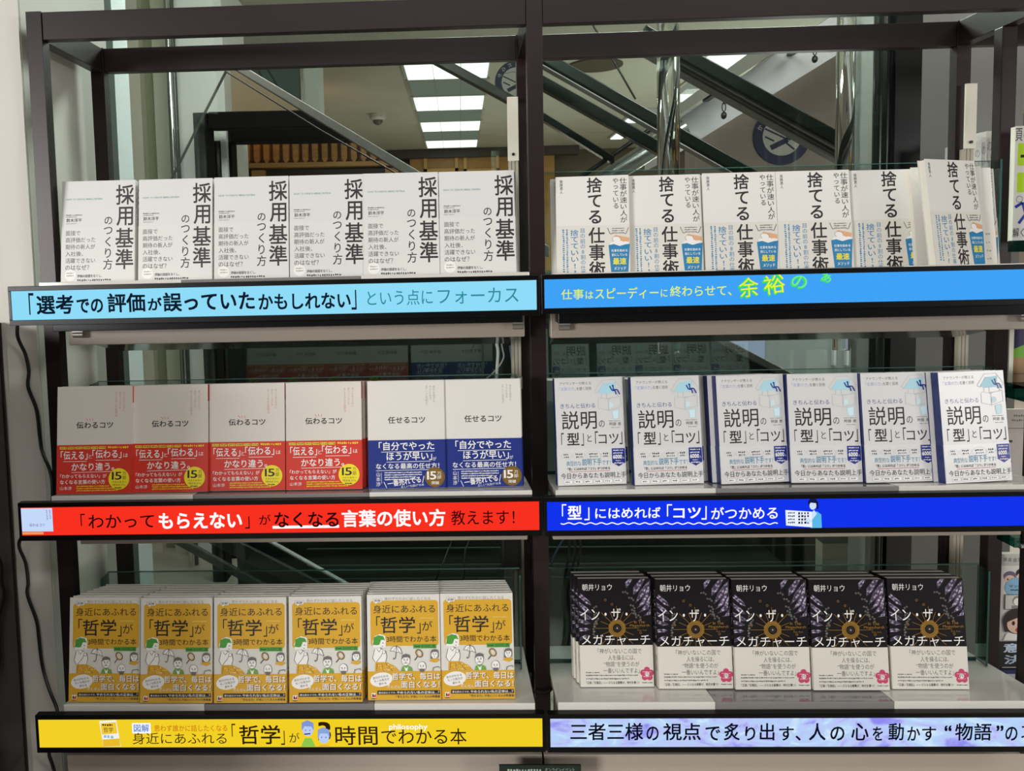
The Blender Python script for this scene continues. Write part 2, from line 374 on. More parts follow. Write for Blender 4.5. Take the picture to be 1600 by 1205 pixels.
ORD = ['first', 'second', 'third', 'fourth', 'fifth', 'sixth']
INK = mat('232022', 0.5); INK2 = mat('4A4648', 0.5); GREYINK = mat('8A8683', 0.5); WHITEINK = mat('EFEDE8', 0.5)

# -- A: white hiring guide
def draw_a(P, B):
    P.text(INK, '採用', .737, .043, .985, .43, True, .012); B.text(INK, '基準', .737, .452, .985, .84, True, .012)
    P.text(INK, 'の', .585, .345, .69, .415, True, .006); B.text(INK, 'つくり方', .575, .44, .70, .84, True, .006)
    P.text(mat('2E8C8C'), 'HOW TO CREATE HIRING CRITERIA', .06, .164, .555, .180)
    P.tiny(INK2, .06, .315, .28, .327); P.tiny(INK2, .06, .333, .2, .343, seed=4)
    P.text(INK, '鈴木洋平', .065, .352, .275, .388, bold=.008); P.tiny(GREYINK, .06, .398, .2, .405)
    for i, (s, u1) in enumerate((('面接で', .26), ('高評価だった', .465), ('期待の新人が', .463), ('入社後、', .30), ('活躍できない', .465), ('のはなぜ？', .385))):
        v = .468 + i * .0648; B.text(INK2, s, .06, v, u1, v + .047)
    B.ell(WHITEINK, .128, .885, .078); B.tiny(GREYINK, .08, .862, .18, .874); B.tiny(GREYINK, .08, .886, .18, .898, seed=3)
    B.text(INK2, '評価の誤認をなくし、', .225, .882, .56, .91, bold=.01); B.tiny(INK2, .225, .925, .7, .945)
def spine_a(P, B): P.text(INK, '採用基準のつくり方', .3, .05, .75, .55, True)
kA = book_maker('paperback_book', .1375, .198, .014, 'R', mat('D9D9D6', .45), .435, mat('DCDBD7', .5), draw_a, spine_a)
# -- B: white book about throwing work away
TEAL = mat('1F7FB0'); SKIN = mat('E0AA80')
def draw_b(P, B):
    P.text(INK, '後勝勇人', .056, .03, .10, .168, True, .006)
    P.text(INK, '捨てる', .43, .015, .64, .47, True, .016)
    P.text(INK, '仕事が速い人が', .878, .025, .975, .465, True, .004); P.text(INK, 'やっている', .785, .027, .86, .327, True, .004)
    B.text(INK, '仕事術', .44, .506, .66, .997, True, .016)
    B.text(TEAL, '捨てていい!?', .19, .525, .305, .97, True, .008); B.text(TEAL, '目の前の8割の仕事', .325, .515, .395, .975, True)
    B.tiny(TEAL, .083, .52, .112, .95, True); B.tiny(TEAL, .132, .52, .160, .95, True, 5)
    B.line(INK2, [(.70, .515), (.735, .575), (.76, .575)], .008); B.line(INK2, [(.985, .515), (.95, .575), (.925, .575)], .008)
    for i in range(3): B.tiny(INK2, .76, .517 + i * .022, .93, .529 + i * .022, seed=i)
    B.poly(SKIN, [(.80, .585), (.99, .615), (.99, .655), (.9, .655), (.82, .64), (.78, .62)]); B.poly(WHITEINK, [(.76, .62), (.79, .6), (.85, .605), (.88, .63), (.86, .66), (.79, .665)])
    B.line(GREYINK, [(.76, .62), (.79, .6), (.85, .605), (.88, .63), (.86, .66), (.79, .665)], .005, True)
    for a, b, r in ((.78, .672, .05), (.86, .668, .06), (.94, .672, .05)): B.ell(WHITEINK, a, b, r, r * .6)
    B.poly(TEAL, [(.71, .685), (.78, .675), (.86, .695), (.94, .68), (.998, .675), (.965, .985), (.745, .985)])
    B.text(WHITEINK, '仕事を始める', .745, .725, .965, .752, bold=.012); B.text(WHITEINK, '前にしている', .75, .766, .96, .793, bold=.012)
    B.text(mat('F0E23C'), '最速', .765, .81, .945, .875, bold=.02); B.text(WHITEINK, 'メソッド', .78, .895, .94, .93, bold=.012)
def spine_b(P, B): P.text(INK, '捨てる仕事術', .3, .08, .7, .45, True)
kB = book_maker('paperback_book', .130, .1857, .013, 'R', mat('E3E1DC', .45), .487, mat('DEDAD0', .5), draw_b, spine_b)
# -- C: white book with red band
RED = mat('D0382A', .4); YEL = mat('F0DC28', .45); REDINK = mat('C07A72')
def draw_c(P, B):
    for i, (s, v1) in enumerate((('言ったはずなのに', .235), ('伝わってないを', .215), ('なくす大人の説明法', .285))): P.text(REDINK, s, .872 - i * .052, .055, .90 - i * .052, v1, True)
    P.text(INK, '伝わるコツ', .257, .331, .743, .394, bold=.016)
    for a in (-.035, -.005, .025): P.line(RED, [(.445 + a, .322), (.435 + a * 1.5, .30)], .006)
    for i in range(6): B.rect(YEL, .04 + i * .104, .562, .13 + i * .104, .584); B.tiny(INK2, .05 + i * .104, .566, .122 + i * .104, .580, seed=i)
    B.tiny(YEL, .68, .562, .95, .582)
    B.text(WHITEINK, '「伝える」', .055, .60, .41, .682, bold=.012); B.text(WHITEINK, 'と', .425, .635, .468, .672); B.text(WHITEINK, '「伝わる」', .475, .592, .86, .672, bold=.012); B.text(WHITEINK, 'は', .885, .63, .945, .665)
    B.line(WHITEINK, [(.09, .698), (.40, .698)], .006); B.line(WHITEINK, [(.52, .69), (.84, .69)], .006)
    B.text(WHITEINK, 'かなり違う。', .2, .712, .765, .785, bold=.012); B.line(WHITEINK, [(.2, .80), (.75, .795)], .006)
    B.text(WHITEINK, '「わかってもらえない」が', .05, .815, .665, .853, bold=.01); B.text(WHITEINK, 'なくなる言葉の使い方', .05, .868, .645, .908, bold=.01)
    B.text(WHITEINK, '山本渉', .05, .928, .205, .962); 
    for i in range(3): B.tiny(YEL, .27, .922 + i * .02, .70 + .06 * i, .935 + i * .02, seed=i)
    B.ell(YEL, .828, .865, .138); B.text(INK, '15', .735, .80, .865, .872, bold=.01); B.text(INK, '万部', .875, .80, .925, .87, True)
    B.text(INK, 'ベストセラー', .74, .885, .925, .902, bold=.01); B.text(INK, '『任せるコツ』', .745, .91, .915, .93, bold=.01); B.tiny(INK, .775, .94, .885, .955)
def spine_c(P, B):
    P.text(INK, '伝わるコツ', .3, .2, .7, .5, True); P.rect(RED, 0, 0, 1, .16); B.text(WHITEINK, '伝える', .3, .6, .7, .9, True)
kC = book_maker('paperback_book', .1335, .187, .0145, 'R', mat('D8D2C8', .45), .545, RED, draw_c, spine_c)
# -- D: white book with navy band
NAVY = mat('1C2F7E', .4); GOLD = mat('B08A48', .3, .6)
def draw_d(P, B):
    for i, (s, v1) in enumerate((('自分も相手も', .205), ('ラクになる', .175), ('正しい丸投げ', .23))): P.text(GREYINK, s, .855 - i * .048, .05, .882 - i * .048, v1, True)
    P.text(INK, '任せるコツ', .263, .333, .748, .398, bold=.014)
    B.text(WHITEINK, '「自分でやった', .14, .567, .86, .645, bold=.012); B.line(WHITEINK, [(.17, .66), (.86, .657)], .006)
    B.text(WHITEINK, 'ほうが早い」', .24, .66, .83, .74, bold=.012); B.text(WHITEINK, 'が', .84, .71, .885, .745); B.line(WHITEINK, [(.235, .754), (.81, .75)], .006)
    B.text(WHITEINK, 'なくなる最高の任せ方！', .1, .765, .92, .818, bold=.01); B.line(WHITEINK, [(.1, .832), (.92, .827)], .006)
    B.text(WHITEINK, '山本渉', .1, .845, .155, .975, True); B.line(WHITEINK, [(.17, .85), (.17, .95)], .004)
    for i in range(4): B.tiny(WHITEINK, .21, .845 + i * .021, .70 - .07 * (i > 1), .858 + i * .021, seed=i)
    B.text(WHITEINK, '一番売れてる', .245, .905, .68, .965, bold=.014, rot=-7); B.line(WHITEINK, [(.2, .935), (.235, .99)], .008); B.line(WHITEINK, [(.70, .95), (.72, .885)], .008)
    B.text(WHITEINK, '正しい"丸投げ"の本', .42, .962, .72, .985, rot=-5)
    B.ell(GOLD, .862, .898, .128); B.ring(mat('7C5E2C', .4, .5), .862, .898, .112, .118); B.text(WHITEINK, '15', .76, .845, .88, .92, bold=.014); B.text(WHITEINK, '万部', .89, .85, .945, .915, True); B.text(WHITEINK, '突破', .815, .935, .915, .965, bold=.01)
def spine_d(P, B): P.text(INK, '任せるコツ', .3, .2, .7, .5, True)
kD = book_maker('paperback_book', .1345, .187, .0145, 'R', mat('D9D5CE', .45), .55, NAVY, draw_d, spine_d)
# -- E: pale book with navy spine
NAV2 = mat('1E2C86', .4); DEEP = mat('16265E', .4); ICE = mat('A9D6E2'); LINE = mat('B9C3C6'); TEALINK = mat('3E86A6')
def draw_e(P, B):
    P.text(INK2, 'アナウンサーが教える', .075, .037, .535, .066); P.text(mat('8C92C8'), '「言葉の力」', .065, .085, .31, .117); P.text(INK2, 'を磨く技術', .32, .085, .54, .117)
    P.text(NAV2, 'きちんと伝わる', .075, .24, .585, .285)
    P.text(INK, '説明', .085, .31, .60, .482, bold=.004); P.text(INK, 'の', .63, .405, .715, .468)
    P.text(INK, '「', .07, .512, .11, .62); P.text(INK, '型', .155, .512, .335, .628, bold=.014); P.text(INK, '」', .36, .52, .40, .635); P.text(INK, 'と', .45, .535, .515, .60)
    P.text(INK, '「', .565, .505, .61, .62); P.text(INK, 'コツ', .615, .53, .91, .625, bold=.006); P.text(INK, '」', .92, .515, .965, .632)
    P.tiny(GREYINK, .775, .408, .95, .416); P.text(INK2, '阿部 恵', .785, .425, .955, .455); P.tiny(GREYINK, .81, .47, .94, .477)
    P.poly(ICE, [(.62, .14), (.72, .06), (.9, .05), (.88, .15), (.70, .155)]); P.line(LINE, [(.58, .13), (.70, .03), (.88, .025), (.99, .12), (.93, .16)], .006); P.line(LINE, [(.58, .13), (.62, .15), (.72, .055)], .006)
    P.line(LINE, [(.63, .20), (.63, .29), (.78, .315), (.96, .28), (.96, .18), (.78, .205), (.63, .19)], .006); P.line(LINE, [(.78, .205), (.78, .315)], .006)
    P.poly(mat('CBE4EA'), [(.79, .295), (.79, .25), (.82, .235), (.855, .25), (.855, .285)]); P.line(LINE, [(.68, .155), (.68, .19)], .006); P.line(LINE, [(.76, .15), (.76, .2), (.92, .19), (.92, .13)], .006)
    P.line(NAV2, [(.81, .085), (.84, .125), (.89, .13), (.90, .165)], .018); P.line(NAV2, [(.86, .085), (.86, .12), (.92, .12), (.955, .165)], .018); P.ell(NAV2, .855, .082, .014)
    P.poly(mat('CFE8EE'), [(.83, .32), (.93, .31), (.92, .39), (.845, .395)]); P.line(ICE, [(.83, .32), (.93, .31), (.92, .39), (.845, .395)], .006, True)
    for i, (a, w) in enumerate(((.14, .075), (.32, .085), (.53, .105), (.71, .065))):
        B.ring(LINE, a, .725, w, w + .006, 0, .55); B.tiny(INK2, a - w * .6, .705, a + w * .6, .722, seed=i); B.tiny(INK2, a - w * .5, .73, a + w * .6, .746, seed=i + 7)
    B.text(TEALINK, '典型的な', .13, .775, .345, .82); B.text(TEALINK, '説明下手', .36, .755, .645, .82, bold=.01); B.text(TEALINK, 'です！', .655, .775, .775, .82)
    B.text(INK, '「型」にはめれば「コツ」がつかめる', .145, .835, .765, .862, bold=.012); B.line(mat('C04848'), [(.17, .875), (.76, .872)], .006)
    B.text(INK, '今日からあなたも説明上手', .045, .885, .995, .938, bold=.002)
    for i in range(6): B.rrect(LINE, .085 + i * .145, .95, .215 + i * .145, .985, .02); B.rrect(WHITEINK, .09 + i * .145, .953, .21 + i * .145, .982, .018); B.tiny(INK2, .11 + i * .145, .96, .19 + i * .145, .975, seed=i)
    B.poly(NAV2, [(.80, .668), (.99, .668), (.99, .80), (.895, .835), (.80, .80)]); B.tiny(WHITEINK, .82, .68, .97, .692); B.tiny(WHITEINK, .82, .705, .97, .718, seed=2)
    B.text(WHITEINK, '6000', .815, .727, .945, .765, bold=.03); B.text(WHITEINK, '人', .95, .745, .98, .765); B.tiny(WHITEINK, .85, .778, .94, .787); B.tiny(WHITEINK, .83, .797, .96, .812, seed=5)
def spine_e(P, B):
    P.rect(DEEP, 0, 0, 1, 1); B.rect(DEEP, 0, .655, 1, 1)
kE = book_maker('paperback_book', .1205, .187, .0175, 'L', mat('D5D5D4', .3), .655, mat('DBDBDA', .25), draw_e, spine_e)
# -- F: yellow philosophy primer
AMB = mat('D6A630', .4); SKIRT = mat('D6A22A'); GRN = mat('4E9A3C'); SUIT = mat('6FA34C'); DOT = mat('F0D98A'); HAIR = mat('6E6A66')
def head(P, u, v, r, hair, bald=False, tash=False, long=False):
    if long: P.poly(hair, [(u - r * 1.3, v + r * 1.3 / P.asp), (u - r * 1.15, v - r * .9 / P.asp), (u, v - r * 1.5 / P.asp), (u + r * 1.15, v - r * .9 / P.asp), (u + r * 1.2, v + r * .9 / P.asp)])
    P.ell(INK2, u, v, r * 1.06, r * 1.3); P.ell(WHITEINK, u, v, r, r * 1.24)
    if not bald: P.poly(hair, [(u - r * 1.1, v - r * .2 / P.asp), (u - r * .9, v - r * 1.3 / P.asp), (u, v - r * 1.6 / P.asp), (u + r, v - r * 1.25 / P.asp), (u + r * 1.1, v - r * .3 / P.asp), (u + r * .6, v - r * .75 / P.asp), (u - r * .5, v - r * .7 / P.asp)])
    for s in (-1, 1): P.ell(INK, u + s * r * .38, v - r * .05 / P.asp, r * .12); P.line(INK, [(u + s * r * .6, v - r * .35 / P.asp), (u + s * r * .2, v - r * .3 / P.asp)], r * .14)
    P.line(INK2, [(u, v), (u - r * .12, v + r * .35 / P.asp)], r * .1)
    if tash: P.poly(INK, [(u - r * .7, v + r * .75 / P.asp), (u, v + r * .45 / P.asp), (u + r * .7, v + r * .75 / P.asp), (u, v + r * .65 / P.asp)])
    elif bald: P.poly(HAIR, [(u - r * .8, v + r * .5 / P.asp), (u + r * .8, v + r * .5 / P.asp), (u + r * .4, v + r * 1.4 / P.asp), (u - r * .4, v + r * 1.4 / P.asp)])
    else: P.line(INK2, [(u - r * .25, v + r * .7 / P.asp), (u + r * .25, v + r * .7 / P.asp)], r * .12)
def draw_f(P, B):
    P.rrect(AMB, .045, .058, .98, .49, .045)
    P.rect(GREYINK, .085, .036, .208, .076); P.rect(WHITEINK, .09, .0385, .203, .0735); P.poly(WHITEINK, [(.11, .072), (.15, .072), (.12, .088)]); P.text(INK, '図解', .102, .043, .192, .069, bold=.008)
    P.text(GREYINK, '思わずだれかに話したくなる', .245, .026, .878, .057)
    P.text(INK, '身近にあふれる', .085, .1, .938, .178, bold=.002)
    P.text(INK, '「', .125, .205, .18, .295); P.text(INK, '哲学', .187, .212, .662, .368, bold=.008); P.text(INK, '」', .685, .275, .735, .375); P.text(INK, 'が', .755, .256, .895, .345)
    P.text(mat('F2E08A'), 'philosophy', .725, .218, .92, .236)
    P.text(INK, '3時間でわかる本', .265, .395, .948, .455, bold=.002)
    P.rect(GRN, .63, .474, .945, .514); P.tiny(INK, .645, .488, .73, .502); P.text(INK, '小川仁志', .735, .479, .935, .508, bold=.008)
    # woman with a green bob and a dotted skirt
    P.poly(WHITEINK, [(.07, .45), (.1, .395), (.17, .375), (.245, .39), (.256, .44), (.25, .5), (.08, .5)])
    P.ell(WHITEINK, .185, .455, .055, .065); P.poly(GRN, [(.08, .455), (.09, .405), (.15, .385), (.22, .395), (.245, .435), (.22, .43), (.19, .43), (.165, .475), (.135, .48), (.075, .475)])
    P.line(INK, [(.205, .46), (.222, .46)], .01); P.line(INK, [(.2, .49), (.215, .49)], .008)
    P.poly(WHITEINK, [(.1, .52), (.17, .505), (.24, .53), (.265, .58), (.25, .66), (.1, .66), (.07, .60)]); P.line(INK2, [(.1, .52), (.07, .60), (.11, .65), (.19, .58), (.22, .53)], .007); P.line(INK2, [(.17, .505), (.25, .535), (.265, .59), (.24, .655)], .007)
    P.line(INK2, [(.13, .52), (.16, .545), (.19, .515)], .006); P.ell(WHITEINK, .225, .545, .022, .04); P.ring(INK2, .225, .545, .02, .025)
    P.poly(SKIRT, [(.105, .64), (.25, .64), (.37, .68), (.435, .725), (.10, .725)])
    rnd = random.Random(3)
    for i in range(26): a = rnd.uniform(.12, .37); b = rnd.uniform(.66, .72); P.ell(DOT, a, b, .007, n=8)
    for s in ((.13, .65, .12, .725), (.19, .65, .22, .725), (.25, .65, .34, .725)): P.line(INK2, [s[:2], s[2:]], .004)
    # umbrella, mirror, three heads
    P.poly(WHITEINK, [(.31, .535), (.35, .495), (.40, .488), (.45, .51), (.478, .565), (.43, .545), (.40, .55), (.36, .535)]); P.line(INK2, [(.31, .535), (.35, .495), (.40, .488), (.45, .51), (.478, .565), (.43, .545), (.40, .55), (.36, .535)], .006, True)
    P.line(INK2, [(.40, .488), (.36, .535)], .004); P.line(INK2, [(.40, .488), (.43, .545)], .004); P.line(INK2, [(.40, .488), (.395, .55), (.38, .605), (.36, .615), (.353, .60)], .008)
    P.ring(INK2, .71, .56, .036, .046, -35, 1.3); P.ring(AMB, .71, .56, .03, .037, -35, 1.3); P.line(INK2, [(.685, .59), (.645, .625)], .012)
    P.poly(SUIT, [(.455, .725), (.475, .685), (.53, .668), (.60, .69), (.615, .725)]); head(P, .525, .625, .055, HAIR, tash=True); P.poly(WHITEINK, [(.50, .682), (.53, .70), (.555, .682), (.545, .725), (.52, .725)])
    head(P, .745, .685, .052, HAIR, bald=True); P.poly(AMB, [(.845, .632), (.87, .612), (.96, .608), (.985, .628), (.93, .648)]); head(P, .92, .57, .045, HAIR, long=True); P.line(INK2, [(.89, .725), (.90, .695), (.97, .685), (.985, .7)], .008)
    # band
    B.ell(WHITEINK, .185, .805, .155, .095, -9); B.poly(WHITEINK, [(.24, .855), (.3, .862), (.28, .83)])
    B.text(INK2, '自分がわかる', .07, .768, .28, .792, bold=.006, rot=-9); B.text(INK2, 'モノの見方が', .085, .798, .295, .822, bold=.006, rot=-9); B.text(INK2, '変わる', .15, .83, .255, .853, bold=.006, rot=-9)
    SH = mat('8A6414'); B.text(SH, '哲学で、毎日は', .346, .746, 1.0, .812, bold=.022); B.text(WHITEINK, '哲学で、毎日は', .336, .742, .99, .808, bold=.012)
    B.text(WHITEINK, 'だんぜん', .265, .86, .445, .888); B.text(SH, '面白くなる！', .465, .824, .995, .888, bold=.022); B.text(WHITEINK, '面白くなる！', .455, .82, .985, .884, bold=.012)
    B.rect(INK, .13, .908, .985, .945); B.text(WHITEINK, '寝る前のスマホ、', .145, .918, .385, .938, bold=.006); B.text(WHITEINK, 'やめられない私の正体は…？', .395, .913, .975, .94, bold=.01)
    B.text(INK2, '「考える力」が身につく大人の教養書', .385, .954, .985, .978, bold=.004)
    B.rect(WHITEINK, .05, .93, .115, .973); B.poly(RED, [(.055, .968), (.11, .934), (.11, .968)]); B.poly(INK, [(.06, .94), (.08, .938), (.075, .965), (.058, .965)]); B.tiny(INK, .05, .978, .115, .986)
def spine_f(P, B): P.text(INK, '身近にあふれる「哲学」が', .3, .06, .7, .6, True); B.text(WHITEINK, '哲学', .3, .78, .7, .93, True)
kF = book_maker('paperback_book', .1285, .1818, .0124, 'R', mat('DAD7CE', .45), .728, AMB, draw_f, spine_f)
# -- G: black novel with a gold sun
SUN = mat('A8803A', .35, .5); LAV = mat('453B50'); GRNG = mat('8E8F86')
def draw_g(P, B):
    cu, cv = .52, .457
    for ang, r0, r1, w in ((-62, .50, .80, .055), (-52, .42, 1.0, .06), (-43, .38, .92, .055), (-34, .36, .85, .05), (-24, .40, .70, .035), (-75, .55, .80, .045),
                           (200, .34, .62, .042), (190, .36, .60, .038), (211, .40, .66, .045), (222, .46, .68, .04), (178, .37, .55, .032), (166, .38, .6, .03)):
        a = math.radians(ang); d = (math.cos(a), math.sin(a)); nrm = (-d[1], d[0])
        def pt(r, o): return (min(.997, max(.003, cu + d[0] * r + nrm[0] * o)), min(.605, max(.004, cv + (d[1] * r + nrm[1] * o) / P.asp)))
        P.poly(LAV, [pt(r0, 0), pt(r0 + (r1 - r0) * .3, w * .8), pt(r1, w * .75), pt(r1, -w * .75), pt(r0 + (r1 - r0) * .3, -w * .8)])
        P.poly(STAINED, [pt(r0 + .02, 0), pt(r0 + (r1 - r0) * .32, w * .62), pt(r1 - .01, w * .58), pt(r1 - .01, -w * .58), pt(r0 + (r1 - r0) * .32, -w * .62)])
        P.line(mat('151218'), [pt(r0 + .03, 0), pt(r1, 0)], .008)
        for q in (-1, 0, 1): a2 = pt(r0 - .045 - .012 * abs(q), q * .032); P.ring(GRNG, a2[0], a2[1], .009, .014, n=4)
    for i in range(16):
        a = 2 * math.pi * i / 16 + .0; L = .30 if i % 2 == 0 else .24
        P.line(SUN, [(cu + .1 * math.cos(a), cv + .1 * math.sin(a) / P.asp), (cu + L * math.cos(a), min(.608, cv + L * math.sin(a) / P.asp))], .006)
    for i in range(24):
        a = 2 * math.pi * i / 24; P.ell(SUN, cu + .108 * math.cos(a), cv + .108 * math.sin(a) / P.asp, .014, n=8)
    P.ring(SUN, cu, cv, .06, .1); P.ring(mat('5C4420'), cu, cv, .074, .08); P.ell(mat('171310'), cu, cv, .05); P.ell(mat('B98A86'), cu, cv, .014, n=4)
    for a, b in ((.37, .195), (.46, .235), (.84, .50), (.24, .415), (.30, .62 - .02)): P.ring(SUN, a, b, .012, .018, n=6)
    P.text(WHITEINK, '朝井リョウ', .055, .045, .465, .107); P.text(WHITEINK, 'イン・ザ・', .02, .272, .67, .385); P.text(WHITEINK, 'メガチャーチ', .03, .515, .965, .612)
    P.text(SUN, 'In The', .755, .385, .90, .413, bold=.01); P.text(SUN, 'Megachurch', .695, .42, .965, .45, bold=.01); P.text(SUN, 'Ryo Asai', .80, .467, .92, .487)
    for s, u0, u1, v in (('「神がいないこの国で', .245, .845, .645), ('人を操るには、', .385, .755, .705), ('“物語”を使うのが', .325, .81, .765), ('一番いいんですよ」', .315, .81, .825)): B.text(INK2, s, u0, v, u1, v + .048)
    B.tiny(INK2, .075, .86, .27, .872); B.tiny(INK2, .075, .885, .80, .899, seed=3); B.tiny(INK2, .075, .916, .66, .93, seed=5)
    B.text(INK, '「正欲／生殖記」――さらなる衝撃が、時代を撃つ！', .075, .946, .80, .972, bold=.01); B.tiny(INK, .84, .955, .985, .965)
    PK = mat('C24468')
    for i in range(5):
        a = math.radians(-90 + 72 * i); B.ell(PK, .91 + .056 * math.cos(a), .88 + .056 * math.sin(a) / B.asp, .04)
    B.ell(WHITEINK, .91, .88, .03); B.text(INK, '15', .888, .866, .932, .89); B.tiny(mat('EAB6C4'), .85, .855, .97, .865); B.tiny(mat('EAB6C4'), .86, .898, .96, .91)
def spine_g(P, B): P.text(WHITEINK, 'イン・ザ・メガチャーチ', .3, .1, .7, .56, True); B.text(INK2, '物語', .3, .7, .7, .85, True)
kG = book_maker('hardback_novel', .131, .1915, .0185, 'L', mat('141217', .3), .615, mat('D9D5CA', .45), draw_g, spine_g)

def row(k, cols, zf, depth, desc, where, group, step=0.0012, drift=None, rear=False):
    """cols: (top-left pixel, top-right pixel, foot Y, yaw)"""
    n = len(cols)
    for c, (tl, tr, yb, yaw) in enumerate(cols):
        yb = FE + yb; yt = yb + math.sin(LEAN) * k.H
        x = (at(*tl, yt).x + at(*tr, yt).x) / 2
        ordn = ORD[c]
        for d in range(depth if not isinstance(depth, (list, tuple)) else depth[c]):
            dx = (drift[c] if drift else random.uniform(-.001, .001)) * d; yy = yb + d * (k.T / math.cos(LEAN) + step + 0.0012); yw = yaw if d == 0 else yaw + random.uniform(-.5, .5) * (0 if abs(yaw) < .3 else 1)
            lab = f'{desc}, ' + ('front copy' if d == 0 else f'{ORD[d]} copy back') + f', {ordn} pile from left, {where}'
            put_book(k, x + dx, yy, shelf_z(zf, yy) + 0.0013 + abs(math.sin(math.radians(yaw))) * .001, yw, lab, group)
        if rear:
            put_book(k, x, 0.130, shelf_z(zf, 0.130) + 0.0042, 0, f'{desc}, turned to the window behind {ordn} pile, {where}', group, back=True)

A = [((95.7, 283.3), (213, 282)), ((216.6, 285), (332.3, 281.9)), ((334.2, 280.9), (451.3, 280.2)), ((453.6, 282.3), (568, 280.2)), ((568.6, 280.2), (683.6, 278.9)), ((687.2, 278.4), (801.7, 275.2))]
row(kA, [(*p, 0.113 + .0015 * (i % 2), (0, -.3, 0, .6, .6, .4)[i]) for i, p in enumerate(A)], ROWZ['top'], 2, 'white hiring guide paperback', 'top left shelf', 'white hiring guides on the top left shelf', drift=[.004, .004, .004, .0045, .0035, .0045])
Bc = [((871, 269), (974.5, 272)), ((981, 277.2), (1093, 273.8)), ((1098, 270.2), (1209.4, 269.2)), ((1212, 268), (1325.5, 265)), ((1328, 268.7), (1440, 266.5))]
row(kB, [(*p, (0.110, 0.117, 0.112, 0.112, 0.120)[i], (-4.5, 0, 0, 0, 0)[i]) for i, p in enumerate(Bc)], RZ2['top'], 2, 'white paperback with blue bin picture', 'top right shelf', 'white business paperbacks on the top right shelf', drift=[-.008, .001, -.003, -.003, .002])
C = [((91.6, 606.6), (206.7, 605.7)), ((207.7, 605), (325, 602.7)), ((327, 602.3), (445.4, 600.4)), ((446, 599.3), (565, 598.8))]
row(kC, [(*p, (.013, .020, .027, .029)[i], .6) for i, p in enumerate(C)], ROWZ['middle'], (2, 2, 2, 3), 'cream red-banded paperback', 'middle left shelf', 'red-banded paperbacks on the middle left shelf', drift=[0, 0, 0, .004], rear=True)
D = [((574.3, 598.8), (693.4, 597.5)), ((694.7, 597.5), (811, 594.8))]
row(kD, [(*p, (.027, .032)[i], .6) for i, p in enumerate(D)], ROWZ['middle'], 2, 'cream navy-banded paperback', 'middle left shelf', 'navy-banded paperbacks on the middle left shelf', drift=[0, .003], rear=True)
Ec = [((866, 594.5), (975.5, 596)), ((983, 593.3), (1097, 593.3)), ((1119, 589), (1227, 590)), ((1227.5, 591.4), (1340.4, 590)), ((1345, 591.4), (1453, 590)), ((1468, 586.6), (1571, 587.5))]
row(kE, [(*p, (.044, .040, .042, .038, .033, .022)[i], (4, 4, 6, 0, 3, 8)[i]) for i, p in enumerate(Ec)], RZ2['middle'], (2, 2, 3, 1, 1, 3), 'pale navy-spined paperback', 'middle right shelf', 'pale navy-spined paperbacks on the middle right shelf', drift=[.009, .009, -.009, 0, 0, -.009], rear=True)
F = [((110.4, 937.9), (218.7, 937)), ((220, 935.8), (331.9, 935.8)), ((334, 936.5), (447.7, 935)), ((449.2, 934.6), (566.8, 931.5)), ((573.9, 932), (686, 929.4)), ((687.2, 928.6), (801, 924))]
row(kF, [(*p, (.008, .003, .002, .004, .012, .015)[i], (-.6, -.3, 0, .5, .5, .5)[i]) for i, p in enumerate(F)], ROWZ['bottom'], 6, 'yellow philosophy primer', 'bottom left shelf', 'yellow philosophy primers on the bottom left shelf', drift=[.0055, .005, .0035, .002, -.0005, -.0015], step=.0004)
Gc = [((900.7, 906.7), (1018, 904.4)), ((1023.3, 907.3), (1139.2, 904.4)), ((1140.7, 905.8), (1261, 905.8)), ((1262.5, 907.3), (1381.8, 907.3)), ((1383.8, 907.3), (1505, 907.3))]
row(kG, [(*p, (.061, .052, .047, .043, .046)[i], (0, 0, -.3, -.3, -.8)[i]) for i, p in enumerate(Gc)], RZ2['bottom'], 3, 'black novel with gold sun', 'bottom right shelf', 'black novels on the bottom right shelf', drift=[-.0035, -.002, -.001, -.001, -.001], step=.0002)
# the sixth pile on the top right shelf: plain-looking copies behind one turned towards the left
zf = RZ2['top']
def flat_b(px, yb, yaw, lab, lean=LEAN):
    yb += FE; x = at(px, 300, yb + .02).x + kB.W / 2; put_book(kB, x, yb, shelf_z(zf, yb) + .002, yaw, lab, 'white business paperbacks on the top right shelf', lean)
flat_b(1440, 0.1375, 0, 'white paperback hidden at the rear of the sixth pile, top right shelf')
yl = FE + .042; a25 = math.radians(25); xl = at(1454, 300, yl + .022).x
put_book(kB, xl + kB.W / 2 * math.cos(a25), yl + kB.W / 2 * math.sin(a25), shelf_z(zf, yl + .028) + .004, 25, 'white paperback with blue bin picture turned aside, front of sixth pile, top right shelf', 'white business paperbacks on the top right shelf')
kH = book_maker('paperback_book', .130, .1857, .024, 'R', mat('E1DED6', .45), None, None, lambda P, B: None)
o = put_book(kH, at(1420, 300, FE + .14).x + .065, FE + 0.113, shelf_z(zf, FE + .113) + .002, 5, 'thick blank white paperback behind the one turned aside, top right shelf', 'white business paperbacks on the top right shelf')
kI = book_maker('paperback_book', .130, .1857, .012, 'R', mat('E1DED6', .45), .6, mat('E2DDD2'), lambda P, B: [B.tiny(mat('A8A09A'), .72, .64 + i * .08, .95, .665 + i * .08, seed=i) for i in range(4)])
put_book(kI, at(1556, 300, FE + .14).x - .065, FE + 0.127, shelf_z(zf, FE + .127) + .002, 2, 'white paperback peeping out at the right end of the top right shelf', 'white business paperbacks on the top right shelf')

